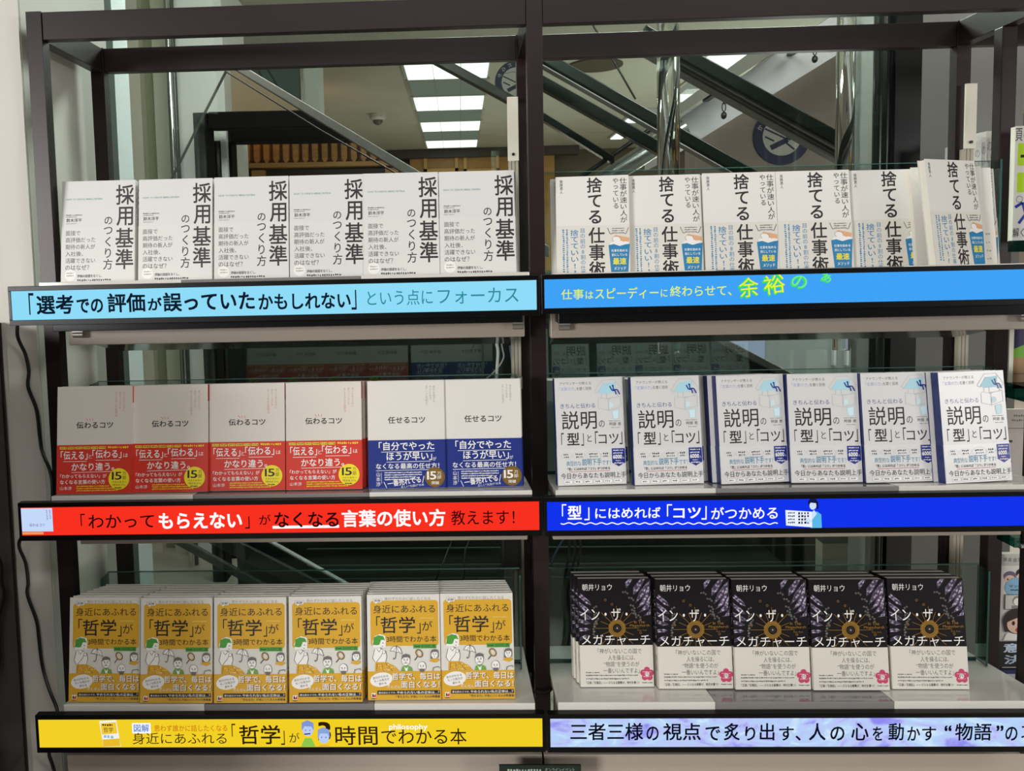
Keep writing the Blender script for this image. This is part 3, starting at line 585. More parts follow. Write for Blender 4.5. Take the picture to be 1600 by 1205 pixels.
# ------------------------------------------------------------------ electronic shelf-edge displays
DY = -0.1275
def display(label, x0, x1, y0a, y1a, y0b, y1b, back_m, draw):
    """x0..x1 lit width in pixels, y*a top and bottom at the left, y*b at the right"""
    a = at(x0, (y0a + y1a) / 2, DY); b = at(x1, (y0b + y1b) / 2, DY)
    zt = (at(x0, y0a, DY).z + at(x1, y0b, DY).z) / 2; zb = (at(x0, y1a, DY).z + at(x1, y1b, DY).z) / 2
    xa, xb = a.x, b.x
    t = thing('shelf_edge_display', label, 'display', ((xa + xb) / 2, DY, zb), 'electronic shelf-edge displays')
    m = MB(); L, T, Bt = .0049, .0080, .0094
    m.box(xa - L, xb + L, DY - .001, DY + .0125, zt, zt + T, SCREENBLACK); m.box(xa - L, xb + L, DY - .001, DY + .0125, zb - Bt, zb, SCREENBLACK)
    m.box(xa - L, xa, DY - .001, DY + .0125, zb, zt, SCREENBLACK); m.box(xb, xb + L, DY - .001, DY + .0125, zb, zt, SCREENBLACK)
    m.box(xa, xb, DY + .003, DY + .0125, zb, zt, SCREENBLACK); part(m.build('housing', bevel=.0006), t)
    s = MB(); s.box(xa, xb, DY, DY + .0028, zb, zt, back_m)
    Wd, H = xb - xa, zt - zb
    P = Paint(s, lambda u, v, l: (xa + u * Wd, DY - .00002 * l, zt - v * H), H / Wd)
    def px(f):
        def g(m_, *args, **kw):
            return f(m_, *args, **kw)
        return g
    def uv(x, y): p = at(x, y, DY); return ((p.x - xa) / Wd, (zt - p.z) / H)
    P.uv = uv
    def tx(m_, st, X0, Y0, X1, Y1, **kw):
        u0, v0 = uv(X0, (Y0 + Y1) / 2); u1, v1 = uv(X1, (Y0 + Y1) / 2); c = uv((X0 + X1) / 2, Y0)[1]; d = uv((X0 + X1) / 2, Y1)[1]
        P.text(m_, st, u0, c, u1, d, **kw)
    P.tx = tx; draw(P); part(s.build('screen'), t)
    return t
EB = emit('0A1420', 1); EW = emit('FFFFFF', 1.0)
def scr_1(P):
    K = emit('0E1C2C')
    for s, a, b, c, d, bo in (('「', 45, 458, 53, 492, .004), ('選考', 57, 461, 115, 491, .022), ('での', 120, 467, 161, 489, .022), ('評価', 168, 458, 227, 488, .022), ('が', 231, 465, 253, 485, .022), ('誤', 255, 457, 284, 487, .022),
                              ('っていた', 288, 457, 398, 484, .022), ('かもしれない', 404, 458, 548, 483, .02), ('」', 549, 453, 557, 484, .004)): P.tx(K, s, a, b, c, d, bold=bo)
    G = emit('2E8A9A'); P.tx(G, 'という点に', 574, 453, 676, 477, bold=.002); P.tx(G, 'フォーカス', 684, 450, 810, 474, bold=.002)
display('pale cyan shelf-edge display with black and teal writing under the white hiring guides', 18.3, 838.3, 455, 500, 438, 484.7, emit('8FDCF8'), scr_1)
def scr_2(P):
    K = emit('1A0608'); P.rect(emit('C4D8FA'), 0, .03, P.uv(82.5, 815)[0], .86); P.tx(K, '伝わるコツ', 46, 818, 70, 823); P.rect(emit('F0A060'), 0, .88, P.uv(67, 815)[0], .96)
    u = P.uv(72, 800); P.tiny(emit('8894B4'), u[0], .1, u[0] + .003, .5, True); P.tiny(emit('8894B4'), u[0] + .006, .1, u[0] + .009, .4, True)
    P.tx(K, '「', 126, 803, 133, 822); P.tx(K, 'わかって', 138, 804, 241, 825, bold=.006); P.tx(EW, 'もらえない', 248, 801, 378, 826, bold=.024); P.tx(K, '」', 383, 807, 390, 826); P.tx(K, 'が', 405, 804, 423, 820, bold=.004)
    a = P.uv(426, 824); b = P.uv(530, 822.5); P.line(EW, [a, b], .0055); P.tx(K, 'なくなる', 429, 800, 529, 824, bold=.012)
    P.tx(EW, '言葉の使い方', 534, 796, 696, 823, bold=.022); P.tx(K, '教えます！', 705, 797, 804, 820, bold=.002)
display('red shelf-edge display with black and white writing under the red-banded paperbacks', 33.7, 842.5, 792.6, 836.4, 784.4, 829, emit('F8301F'), scr_2)
def scr_3(P):
    K = emit('2A1C06'); c = P.uv(173, 1148)
    u0, v0 = P.uv(155, 1130); u1, v1 = P.uv(186, 1167)
    P.poly(emit('F4F0E6'), [(u0, .06), (u1 - .003, .02), (u1 + .004, .96), (u0 + .006, .99)]); P.poly(emit('F0C838'), [(u0 + .0025, .14), (u1 - .004, .1), (u1 - .002, .5), (u0 + .0045, .54)]); P.poly(emit('E8BC2C'), [(u0 + .005, .72), (u1 + .002, .68), (u1 + .003, .95), (u0 + .006, .98)])
    P.text(K, '哲学', u0 + .008, .28, u1 - .01, .46); P.tiny(K, u0 + .006, .16, u1 - .008, .24); P.tiny(emit('88B8E8'), u0 + .008, .56, u1 - .006, .68)
    a = P.uv(206, 1130); b = P.uv(236, 1146); P.rect(emit('F6FAFF'), a[0], a[1], b[0], b[1]); P.tx(emit('3A72C8'), '図解', 209, 1132, 233, 1144, bold=.008)
    P.tx(emit('C86A18'), '思わず誰かに話したくなる', 241, 1133, 355, 1143, bold=.004); P.tx(K, '身近にあふれる', 207, 1145, 354, 1163)
    P.tx(K, '「', 362, 1131, 368, 1151); P.tx(K, '哲学', 374, 1133, 438, 1163, bold=.01); P.tx(K, '」', 439, 1142, 445, 1164); P.tx(K, 'が', 452, 1145, 468, 1160)
    P.tx(K, '3', 497, 1128, 517, 1158, bold=.02)
    for (x, y, hair, body, tash) in ((481, 1141, '7E96D8', '8AC850', True), (506, 1152, '8CA4D8', 'F0B83C', False)):
        u, v = P.uv(x, y); r = .0105
        P.poly(emit(body), [(u - r * 1.4, min(.98, v + .62)), (u - r * .6, min(.9, v + .28)), (u + r * .6, min(.9, v + .28)), (u + r * 1.4, min(.98, v + .62))]) if tash else P.poly(emit(body), [(u - r * 1.3, .98), (u - r * .5, .9), (u + r * .6, .9), (u + r * 1.3, .98)])
        P.ell(emit('B8CCF6'), u, v, r, r * 1.2); P.poly(emit(hair), [(u - r * 1.15, v + .02), (u - r * 1.1, v - .27), (u, v - .36), (u + r * 1.1, v - .26), (u + r * 1.15, v + .02), (u + r * .7, v - .13), (u - r * .6, v - .14)])
        for s in (-1, 1): P.ell(K, u + s * r * .4, v, r * .1)
        if tash: P.line(K, [(u - r * .7, v + .14), (u + r * .5, v + .12)], r * .22)
    P.tx(K, '時間', 524, 1134, 590, 1164, bold=.006); P.tx(K, 'でわかる本', 596, 1138, 729, 1163, bold=.004); P.tx(EW, 'philosophy', 608, 1131, 668, 1142, bold=.012)
display('yellow shelf-edge display with two drawn heads under the philosophy primers', 61, 847.5, 1126, 1168.7, 1121.2, 1166.5, emit('F2D026'), scr_3)
def scr_4(P):
    Yl = emit('E2F26A')
    for s, a, b, c, d in (('仕事', 877, 452, 912, 468), ('は', 915, 455, 927, 467), ('スピーディー', 930, 449, 1029, 467), ('に', 1032.5, 452, 1043, 464), ('終わらせて、', 1047, 446, 1143, 463)): P.tx(Yl, s, a, b, c, d, bold=.006)
    G1, G2 = emit('3CE05A'), emit('F0F040')
    for s, a, b, c, d, r in (('余', 1153, 434, 1184, 466, -8), ('裕', 1191, 430, 1225, 461, -12), ('の', 1235, 431, 1260, 452, 8), ('あ', 1282, 428, 1298, 442, 14)):
        P.tx(G1, s, a, b, c, d, bold=.03, rot=r); P.tx(G2 if s in '余裕' else emit('7CE8A0'), s, a + 2, b - 0.5, c + 1, d - 2, bold=-.004, rot=r + 4)
display('sky blue shelf-edge display with yellow and green writing under the white business paperbacks', 850.8, 1632, 439, 484, 418.0, 464.2, emit('3FA2F6'), scr_4)
def scr_5(P):
    for s, a, b, c, d, bo in (('「', 878, 788, 885, 807, 0), ('型', 887, 790, 909, 812, .022), ('」', 913, 793, 921, 813, 0), ('にはめれば', 930, 793, 1032, 810, .012), ('「', 1042, 788, 1050, 807, 0), ('コツ', 1052, 793, 1095, 810, .02), ('」', 1096, 791, 1104, 812, 0), ('がつかめる', 1111, 792, 1215, 811, .01)): P.tx(EW, s, a, b, c, d, bold=bo)
    pts = []
    for i in range(141): x = 876 + i * 339 / 140; u, v = P.uv(x, 818 - .0); pts.append((u, v + .028 * math.sin(i * 2 * math.pi / 7)))
    P.line(EW, pts, .0022)
    JK, SKN, HR = emit('5CB8E8'), emit('CFE4FA'), emit('16184A')
    def q(x, y): return P.uv(x, y)
    P.poly(JK, [q(1266, 826), q(1268, 803), q(1276, 799), q(1283, 804), q(1284, 826)]); P.poly(SKN, [q(1265, 803), q(1272, 797), q(1276, 803), q(1269, 812)])
    u, v = q(1270, 790); P.ell(SKN, u, v, .0068, .0085); P.poly(HR, [(u - .0085, v + .02), (u - .010, v - .14), (u - .004, v - .26), (u + .005, v - .25), (u + .0105, v - .1), (u + .011, v + .12), (u + .0075, v + .1), (u + .006, v - .08), (u - .005, v - .1)])
    P.poly(emit('EAF2FF'), [q(1227, 797), q(1268, 799.5), q(1269, 824), q(1228, 821)])
    for i in range(4):
        a = q(1231, 801.5 + i * 5); b = q(1243, 801.5 + i * 5); P.tiny(HR, a[0], a[1] - .03, b[0], a[1] + .03, seed=i); a = q(1247, 802 + i * 5); b = q(1264, 802 + i * 5); P.tiny(HR, a[0], a[1] - .05, b[0], a[1] + .05, seed=i + 9)
    P.poly(SKN, [q(1258, 812), q(1263, 809), q(1268, 815), q(1264, 818)])
display('deep blue shelf-edge display with a drawn presenter under the pale paperbacks', 854.8, 1640, 781, 825.6, 778.8, 824.9, emit('1233EC'), scr_5)
def scr_6(P):
    K = emit('0C0E1E')
    for s, a, c in (('三者三様', 891, 1005), ('視点', 1036, 1095), ('炙', 1131, 1156), ('出', 1187, 1210), ('人', 1264, 1290), ('心', 1330, 1357), ('動', 1388, 1412), ('物語', 1492, 1549)): P.tx(K, s, a, 1130, c, 1157, bold=.013)
    for s, a, c in (('の', 1010, 1029), ('で', 1102, 1125), ('り', 1164, 1180), ('す、', 1217, 1251), ('の', 1297, 1319), ('を', 1363, 1379), ('か', 1417, 1437), ('す', 1440, 1462), ('の', 1570, 1589)): P.tx(K, s, a, 1135, c, 1157, bold=.013)
    P.tx(K, '“', 1475, 1133, 1486, 1142, bold=.02); P.tx(K, '”', 1556, 1133, 1567, 1142, bold=.02); P.tx(K, '功', 1595, 1131, 1620, 1158, bold=.006)
display('marbled lilac shelf-edge display with black writing under the black novels', 860, 1645, 1120, 1165, 1124.2, 1169.2, marble_glow(), scr_6)

# ------------------------------------------------------------------ base of the rack, small sign, cables
base = thing('rack_base', 'beige metal base cabinet under the lowest displays', 'base cabinet', (0.14, 0.03, 0))
for a, b in ((-0.768, 0.136), (0.1395, 1.36)):
    part(box('front_panel', a, b, -0.012, 0.004, 0.02, 0.572, BEIGE, bevel=.001), base)
part(box('carcass', -0.74, 1.02, 0.03, 0.24, 0.02, 0.5, mat('8C857C')), base)
s = thing('event_sign', 'small dark green sign with pale writing below the yellow display', 'sign', (at(844, 1200, -.06).x, -.06, at(844, 1210, -.06).z - .06))
xa, xb = at(780, 1200, -.06).x, at(908, 1200, -.06).x; zt = at(844, 1196, -.06).z
m = MB().box(xa, xb, -.060, -.056, zt - .075, zt, mat('16241E', .4)); P = Paint(m, lambda u, v, l: (xa + u * (xb - xa), -.0601 - .0001 * l, zt - v * .075), .075 / (xb - xa)); P.text(mat('9CB4A4'), 'オンラインイベント', .56, .07, .92, .155); P.tiny(mat('9CB4A4'), .1, .09, .52, .16)
part(m.build('board', bevel=.0006), s); part(box('foot', xa + .03, xb - .03, -.056, -.0125, zt - .075, zt - .071, BLACK), s)
def cable(label, pts, r=0.0032, m=CABLE, cat='cable', grp=None):
    P = [Vector(p) for p in pts]; out = []
    for i in range(len(P) - 1):
        p0, p1, p2, p3 = P[max(i - 1, 0)], P[i], P[i + 1], P[min(i + 2, len(P) - 1)]
        for k in range(8):
            t = k / 8; out.append(0.5 * ((2 * p1) + (-p0 + p2) * t + (2 * p0 - 5 * p1 + 4 * p2 - p3) * t * t + (-p0 + 3 * p1 - 3 * p2 + p3) * t ** 3))
    out.append(P[-1]); return tag(centre(MB().tube(out, r, m, 8).build('power_cable', smooth=True)), label, cat, grp)
cg = 'display power cables'
cable('black power cable hanging from the cyan display along the white pillar', [at(x, y, yy) for x, y, yy in ((28, 500, -.018), (27, 520, -.012), (30, 533, 0), (40, 555, .02), (45, 580, .022), (44, 605, .022), (57, 640, .022), (62, 680, .022), (66, 705, .02), (78, 735, .0), (82, 760, -.012), (82, 790, -.02))], grp=cg)
cable('black power cable hanging from the red display along the white pillar', [at(x, y, yy) for x, y, yy in ((40, 832, -.018), (31, 845, -.012), (31, 858, .0), (40, 880, .02), (44, 910, .022), (43, 930, .022), (57, 970, .022), (61, 1000, .022), (66, 1040, .022), (76, 1075, .01), (88, 1105, -.01), (92, 1125, -.02))], grp=cg)
cable('black power cable hanging below the yellow display', [at(x, y, yy) for x, y, yy in ((78, 1168, -.018), (77, 1180, -.012), (82, 1195, .0), (86, 1215, .02), (88, 1260, .022))], grp=cg)
cable('thin grey cable curling under the top left shelf', [at(x, y, yy) for x, y, yy in ((782, 527, .2), (785, 545, .205), (787, 558, .21), (780, 572, .215), (768, 585, .22), (757, 595, .225), (748, 612, .23))], .0016, mat('8C8C88', .5), grp=cg)
cable('pale cable hanging by the middle rear post', [Vector((at(775, 528, .148).x, .148, 1.4265))] + [at(x, y, .148) for x, y in ((775, 528), (778, 550), (776, 590), (777, 640), (777, 700))], .003, mat('AAB0AC', .5), grp=cg)
cable('blue cable behind the middle left shelf', [at(x, y, yy) for x, y, yy in ((797, 540, .31), (801, 570, .31), (807, 600, .31), (812, 640, .31))], .0026, mat('2E4A66', .5), grp=cg)
for i, (dx, lab) in enumerate(((0, 'left'), (9, 'middle'), (17, 'right'))):
    cable(f'black cable, {lab} one of three hanging in the bottom right bay', [at(x, y, yy) for x, y, yy in ((886 + dx * .5, 828, .15), (890 + dx, 850, .19), (886 + dx, 885, .2), (878 + dx, 930, .2), (882 + dx, 980, .2), (874 + dx, 1030, .2))], .0026, grp='cables in the bottom right bay')
cable('thin blue cable slanting in the bottom right bay', [at(x, y, yy) for x, y, yy in ((884, 838, .2), (870, 860, .21), (861, 885, .215), (858, 920, .215))], .002, mat('1E3440', .5), grp='cables in the bottom right bay')
cable('black cable looped round the foot of the middle post', [at(x, y, yy) for x, y, yy in ((829, 1052, .03), (830, 1075, -.004), (840, 1082, -.006), (852, 1083, -.006), (861, 1078, -.004), (863, 1065, .02), (860, 1055, .05))], .0022, grp='cables in the bottom right bay')
for px, lab in ((706, 'slanting left'), (733, 'hanging straight')):
    cable(f'thin black cable {lab} above the yellow primers', [Vector((at(px, 838, .148).x, .148, 1.0555)), at(px, 838, .148), at(px - 6, 860, .15), at(px - (22 if px < 720 else 8), 900, .15), at(px - (34 if px < 720 else 16), 930, .15)], .0018, grp='cables behind the yellow primers')
a, b = at(782, 840, .24), at(816, 884, .24)
t = thing('power_adapter', 'black power adapter box hanging above the right yellow primers', 'power adapter', ((a.x + b.x) / 2, .225, b.z)); part(box('body', a.x, b.x - .004, .205, .2295, b.z, a.z + .02, BLACK, bevel=.006), t); part(MB().tube([(b.x - .02, .217, b.z), (b.x - .022, .217, b.z - .07)], .002, CABLE).build('lead', smooth=True), t)
a = at(815, 1046, .2)
for lab, px in (('beside the last yellow primer', 813), ('left of the black novels', 868), ('right of the black novels', 1524)):
    p = at(px, 1046 if px < 1500 else 1044, .2)
    tag(centre(MB().tube([(p.x, .2, p.z - .007), (p.x, .2, p.z + .001), (p.x, .2, p.z + .003)], [.008, .0078, .006], mat('C4C6C2', .5), 20).build('cable_cap', smooth=True)), f'small white round cap seen through the glass {lab}', 'cap', 'white caps behind the glass bins')

# ------------------------------------------------------------------ the setting
struct(box('floor', -4, 6, -5, 11, -0.05, 0, mat('B4ACA0', .4, 0, .5, .05, 3)))
LEFTW = MB(); LEFTW.box(-3.2, -0.800, 0.035, 0.40, 0, 3.1, WALLWHITE); LEFTW.box(-0.86, -0.801, 0.03, 0.036, 0, 3.1, WALLWHITE); struct(LEFTW.build('wall_left'))
struct(box('wall_rear', -4, 6, -5.1, -5, 0, 3, mat('241E1B', .8)))
struct(box('wall_west', -4.1, -4, -5, 0.03, 0, 3, mat('8A8278', .6))); struct(box('wall_east', 6, 6.1, -5, 11, 0, 3, mat('8A8278', .6)))
struct(box('ceiling_shop', -4, 6, -5, 0.6, 2.92, 3, mat('55534E', .8)))
tag(centre(box('side_cabinet', -1.6, -0.868, -0.75, 0.029, 0, 1.40, mat('1A1413', .12, 0, .6))), 'dark glossy side cabinet at the far left of the white pillar', 'cabinet')
# ---- window between rack and lobby
wn = struct(box('window_1', -1.60, 1.10, 0.640, 0.646, 0.05, 2.9, WINGLASS))
struct(box('trim_1', 1.101, 1.165, 0.63, 0.72, 0, 2.9, mat('121413', .25)))
struct(MB().tube([(1.085, .66, 0), (1.085, .66, 2.9)], .022, mat('1C221E', .18, .3), 20).build('trim_2', smooth=True))

# ------------------------------------------------------------------ lobby behind the window
struct(box('ceiling', -4, 6, 0.7, 11, 2.9, 2.98, mat('C0C2B2', .7, 0, .3, .04, 2)))
struct(box('wall_far', -4, 6, 9.2, 9.4, 0, 2.9, mat('5A4E38', .6)))
def slab(name, px, Y, d, m, bevel=0.0): return MB().prism([at(x, y, Y) for x, y in px], (0, d, 0), m).build(name, None, False, bevel)
def vert(name, x0, x1, ypx, Y, d, z0, z1, m):
    return box(name, at(x0, ypx, Y).x, at(x1, ypx, Y).x, Y, Y + d, z0, z1, m)
# strips beside the left rear post
tag(centre(vert('pilaster', 171.6, 183, 200, .8, .1, 0, 2.88, mat('B9BDBF', .5))), 'pale grey pilaster just right of the left rear post', 'pilaster')
p = at(189.5, 200, .9); tag(centre(MB().tube([(p.x, .9, 0), (p.x, .9, 2.88)], .011, STEEL, 16).build('steel_pole', smooth=True)), 'brushed steel pole between pilaster and beige wall', 'pole', 'poles behind the left bay')
p = at(194, 200, .95); tag(centre(MB().tube([(p.x, .95, 0), (p.x, .95, 2.88)], .006, mat('2A2624', .3), 12).build('steel_pole', smooth=True)), 'thin dark pole beside the brushed steel pole', 'pole', 'poles behind the left bay')
struct(vert('wall_panel_1', 196, 222.5, 200, 2.6, .3, 0, 2.88, mat('D4CBBC', .6))); struct(vert('trim_3', 221, 244, 200, 2.66, .3, 0, 2.88, mat('868A68', .55))); struct(vert('wall_panel_2', 243, 268, 200, 2.6, .3, 0, 2.88, mat('C8C6B2', .6)))
p = at(269, 200, 2.4); tag(centre(MB().tube([(p.x, 2.4, 0), (p.x, 2.4, 2.88)], .014, CHROME, 16).build('steel_pole', smooth=True)), 'chrome pole left of the white lobby wall', 'pole', 'poles behind the left bay')
p = at(276, 200, 2.42); tag(centre(MB().tube([(p.x, 2.42, 0), (p.x, 2.42, 2.88)], .012, mat('2A2A28', .3), 16).build('steel_pole', smooth=True)), 'dark pole at the left edge of the white lobby wall', 'pole', 'poles behind the left bay')
struct(vert('wall_lobby_white', 277, 351, 150, 2.5, .4, 0, 2.88, mat('E8EAE8', .6)))
struct(slab('wall_lobby_brown', [(351, 100), (351, 178), (484, 178), (362, 106)], 2.62, .15, mat('9A8468', .65)))
# black double frame with a white side panel
pf = thing('doorway_frame', 'black square doorway frame standing behind the window', 'doorway', (at(420, 200, 2.25).x, 2.3, 0))
def pv(nm, x0, x1, y, Y, d, z0, z1, m): part(vert(nm, x0, x1, y, Y, d, z0, z1, m), pf)
zt1 = at(380, 174, 2.2).z; zb1 = at(380, 199, 2.2).z; zt2 = at(420, 201, 2.55).z; zb2 = at(420, 222, 2.55).z
PB = mat('0E0E0E', .8, 0, .1)
pv('leg', 303.5, 325, 230, 2.2, .1, 0, zt1, PB); part(slab('lintel', [(325.2, 175), (325.2, 199.5), (520, 196), (478, 172)], 2.2, .1, PB), pf)
pv('side_panel', 329.5, 345, 230, 2.5, .02, 0, zt2 - .06, mat('C0C2C2', .5)); pv('leg', 345.2, 362, 230, 2.53, .09, 0, zt2 + .03, PB); part(slab('lintel', [(362.2, 196), (362.2, 222.5), (566, 219), (522, 193)], 2.53, .09, PB), pf)
# wooden cornice in the far shop
wc = thing('wooden_cornice', 'fluted orange wooden cornice seen through the black doorway', 'cornice', (at(500, 250, 5).x, 5, 1.9))
WOOD = mat('BC8C50', .45, 0, .4, .15, 6, (1, 1, 8)); WOODD = mat('7A4A28', .5, 0, .4, .12, 6, (1, 1, 8))
part(slab('back_board', [(345, 205), (345, 460), (690, 460), (690, 292), (548, 211), (520, 195)], 5.08, .1, WOODD), wc)
m = MB(); 
for i in range(16):
    x = 366 + i * 15.2; a, b = at(x, 240, 5).x, at(x + 9, 240, 5).x; c = (a + b) / 2; z0, z1 = at(x, 251 - .016 * (x - 366), 5).z, at(x, max(214, 141 + (x - 420) * .57), 5).z
    m.prism([(a, 5.07, z0 + .03), (c, 5.0, z0), (b, 5.07, z0 + .03), (b, 5.07, z1), (a, 5.07, z1)], (0, .005, 0), WOOD) if False else m.box(a, b, 5.0, 5.07, z0, z1, WOOD)
    m.prism([(a, 5.0, z0), (b, 5.0, z0), (c, 5.0, z0 - .03)], (0, .06, 0), WOOD)
part(m.build('flutes'), wc)
part(slab('ledge', [(345, 256), (345, 263), (622, 258), (612, 251)], 4.9, .17, WOOD), wc)
part(slab('dark_recess', [(345, 264), (345, 330), (690, 330), (690, 296), (624, 258)], 5.0, .06, mat('30241E', .5)), wc)
for x in (393, 602): part(vert('wood_post', x, x + 20, 275, 4.93, .06, .3, at(x, 266 - (x - 393) * .016, 4.93).z, WOOD), wc)
part(box('lamp_strip', at(366, 214, 4.7).x, at(420, 214, 4.7).x, 4.9, 5.08, at(366, 206, 4.7).z + .05, at(366, 203, 4.7).z + .05, emit('FFB860', 2.2)), wc)
# slanting metal rail with its thin stay
rl = thing('stair_balustrade', 'slanting brushed steel balustrade rail crossing the left bay window', 'balustrade', (at(520, 210, 1.1).x, 1.1, 0))
N = at(846, 388, 1.15); part(MB().tube([(N.x, 1.17, 0), (N.x, 1.17, N.z)], .010, mat('1A1A1A', .3), 12).build('newel', smooth=True), rl)
part(slab('rail', [(350, 98), (372, 98), (667, 275), (858, 385), (858, 402), (638, 275)], 1.1, .05, mat('8C8682', .4, .5), .002), rl)
part(MB().tube([at(353, 112, 1.09), at(308, 200, 1.09), at(258, 300, 1.09)], .0042, mat('3A3632', .4)).build('stay_rod', smooth=True), rl)
part(MB().tube([at(352, 111, 1.085), at(500, 203, 1.085), at(640, 283, 1.085)], .003, mat('2A2624', .4)).build('seal_strip', smooth=True), rl)
def hang(name, x0, x1, y, Y, d, m): return box(name, at(x0, y, Y).x, at(x1, y, Y).x, Y, Y + d, at(x0, y, Y).z, 2.899, m)
tag(centre(hang('teal_panel', 366, 469.5, 188, 4.2, .05, mat('5E7A76', .3))), 'dull teal panel hanging from the lobby ceiling', 'panel')
tag(centre(hang('white_column', 473, 500, 196, 4.0, .2, mat('D8E2D8', .5))), 'white square bulkhead column beside the teal panel', 'column')
P0 = at(473, 196, 3.96); tag(centre(MB().tube([P0, Vector((P0.x, P0.y, 2.9))], .014, CHROME).build('column_pole', smooth=True)), 'bright pole standing along the white lobby column', 'pole')
for i, (a, b) in enumerate((((398, 96), (418, 140)), ((416, 104), (444, 152)))): tag(centre(MB().tube([at(*a, 4.193), at(*b, 4.193)], .007, mat('2C3A38')).build('brace_rod', smooth=True)), ('upper' if i == 0 else 'lower') + ' dark brace rod in front of the teal panel', 'rod')
# ceiling lights of the lobby: lit panels, dim ones standing in for glass reflections
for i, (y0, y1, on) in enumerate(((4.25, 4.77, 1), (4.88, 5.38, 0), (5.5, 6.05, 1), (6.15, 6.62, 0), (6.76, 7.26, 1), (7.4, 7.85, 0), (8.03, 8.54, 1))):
    t = thing('ceiling_light', ('bright' if on else 'dim reflected') + f' square ceiling light, {("nearest", "nearest", "second", "second", "third", "last", "farthest")[i]} ' + ('bright' if on else 'dim reflected') + ' one of the lobby row', 'ceiling light', (-.065, (y0 + y1) / 2, 2.89), 'lobby ceiling light row')
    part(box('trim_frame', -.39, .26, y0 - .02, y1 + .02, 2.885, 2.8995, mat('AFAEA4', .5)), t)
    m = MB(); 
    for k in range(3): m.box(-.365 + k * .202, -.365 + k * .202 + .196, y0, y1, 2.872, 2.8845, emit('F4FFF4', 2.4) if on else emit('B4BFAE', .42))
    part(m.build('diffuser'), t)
c = atz(590, 178, 2.9)
t = thing('dome_camera', 'small white dome camera on the lobby ceiling left of the lights', 'camera', (c.x, c.y, 2.87)); part(MB().tube([(c.x, c.y, 2.9), (c.x, c.y, 2.86), (c.x, c.y, 2.84)], [.08, .08, .06], mat('C2C2B8', .5), 20).build('mount', smooth=True), t); part(MB().sphere((c.x, c.y, 2.845), .05, mat('5A5A52', .15), 16, 1.0, True).build('dome', smooth=True), t)
# wood panelling at the far end of the lobby
wp = thing('wood_panelling', 'golden wooden panelling at the far end of the lobby under the lights', 'panelling', (.1, 8.9, 0))
a, b = at(640, 233, 8.9), at(830, 300, 8.9); GW = mat('A87C34', .4, 0, .5, .12, 3, (1, 1, 6))
part(box('board', a.x, b.x + .3, 8.9, 9.0, 0, 2.895, GW), wp)
for x0, x1 in ((662, 716), (724, 780)):
    p, q = at(x0, 240, 8.89), at(x1, 268, 8.89); m = MB()
    for bx in ((p.x, q.x, q.z, q.z + .04), (p.x, q.x, p.z - .04, p.z), (p.x, p.x + .04, q.z, p.z), (q.x - .04, q.x, q.z, p.z)): m.box(bx[0], bx[1], 8.86, 8.8995, bx[2], bx[3], mat('C89A4E', .4))
    part(m.build('moulding'), wp)
part(box('dark_beam', a.x - .5, b.x + .6, 8.8, 8.95, 2.79, 2.895, mat('38342C', .5)), wp)

# ---- behind the right bay: escalator rails, soffit, ducts
DG = mat('0B130E', .25, 0, .35); DK = mat('1A1A1A', .3)
esc = thing('descending_escalator', 'descending escalator with dark green handrails and dark flank behind the rack', 'escalator', (at(1000, 600, 1.4).x, 1.4, 0))
def bar(name, p, q, w, Y, m, parent, d=.05):
    """slanting bar: w is its upright thickness in pixels"""
    return part(slab(name, [(p[0], p[1] - w / 2), (p[0], p[1] + w / 2), (q[0], q[1] + w / 2), (q[0], q[1] - w / 2)], Y, d, m, .004), parent)
bar('handrail', (1010, 50), (1560, 355), 25, 1.15, DG, esc)
bar('guide_strip', (1010, 72), (1560, 378), 5, 1.16, DK, esc)
bar('guide_strip', (1010, 82), (1560, 387), 5, 1.19, mat('77726E', .4), esc)
bar('handrail', (840, 82), (1260, 321), 21, 1.5, DG, esc)
bar('guide_strip', (840, 97), (1260, 336), 3, 1.5, mat('6A6662', .4), esc)
bar('handrail', (830, 118), (1030, 230), 22, 1.7, DG, esc)
bar('handrail', (830, 170), (960, 250), 13, 1.9, DG, esc)
bar('handrail', (660, 80), (830, 172), 16, 1.9, mat('23261F', .4), esc)
rise = thing('rising_escalator', 'pale grey underside of the rising escalator in the top right bay', 'escalator', (at(1150, 200, 2.1).x, 2.1, 2.0))
part(slab('edge_beam', [(1030, 186), (1030, 200), (1240, 62), (1200, 62)], 1.95, .2, mat('6E6A62', .5)), rise)
part(slab('soffit', [(1040, 200), (1040, 252), (1100, 214), (1320, 78), (1560, -70), (1440, -70)], 2.151, .4, mat('DCD8DE', .5)), rise)
part(MB().tube([at(1400, 0, 2.3), at(1400, 0, 2.3) + Vector((0, 0, 2.9 - at(1400, 0, 2.3).z))], .03, STEEL, 12).build('hanger', smooth=True), rise)
part(MB().tube([at(915, 300, 1.98), at(1070, 200, 1.98)], .040, mat('A8ACAC', .2, .8), 20).build('metal_duct', smooth=True), rise)
part(MB().tube([at(888, 290, 1.94), at(1040, 186, 1.94)], .010, DK, 10).build('duct_rail', smooth=True), rise)
struct(slab('wall_lobby_mauve', [(1085, 190), (1085, 330), (1470, 330), (1470, 55), (1240, 55)], 3.3, .2, mat('A69890', .65, 0, .3, .06, 3)))
struct(slab('trim_4', [(1401, 60), (1398, 290), (1409, 290), (1412, 60)], 3.28, .02, mat('94867E', .6)))
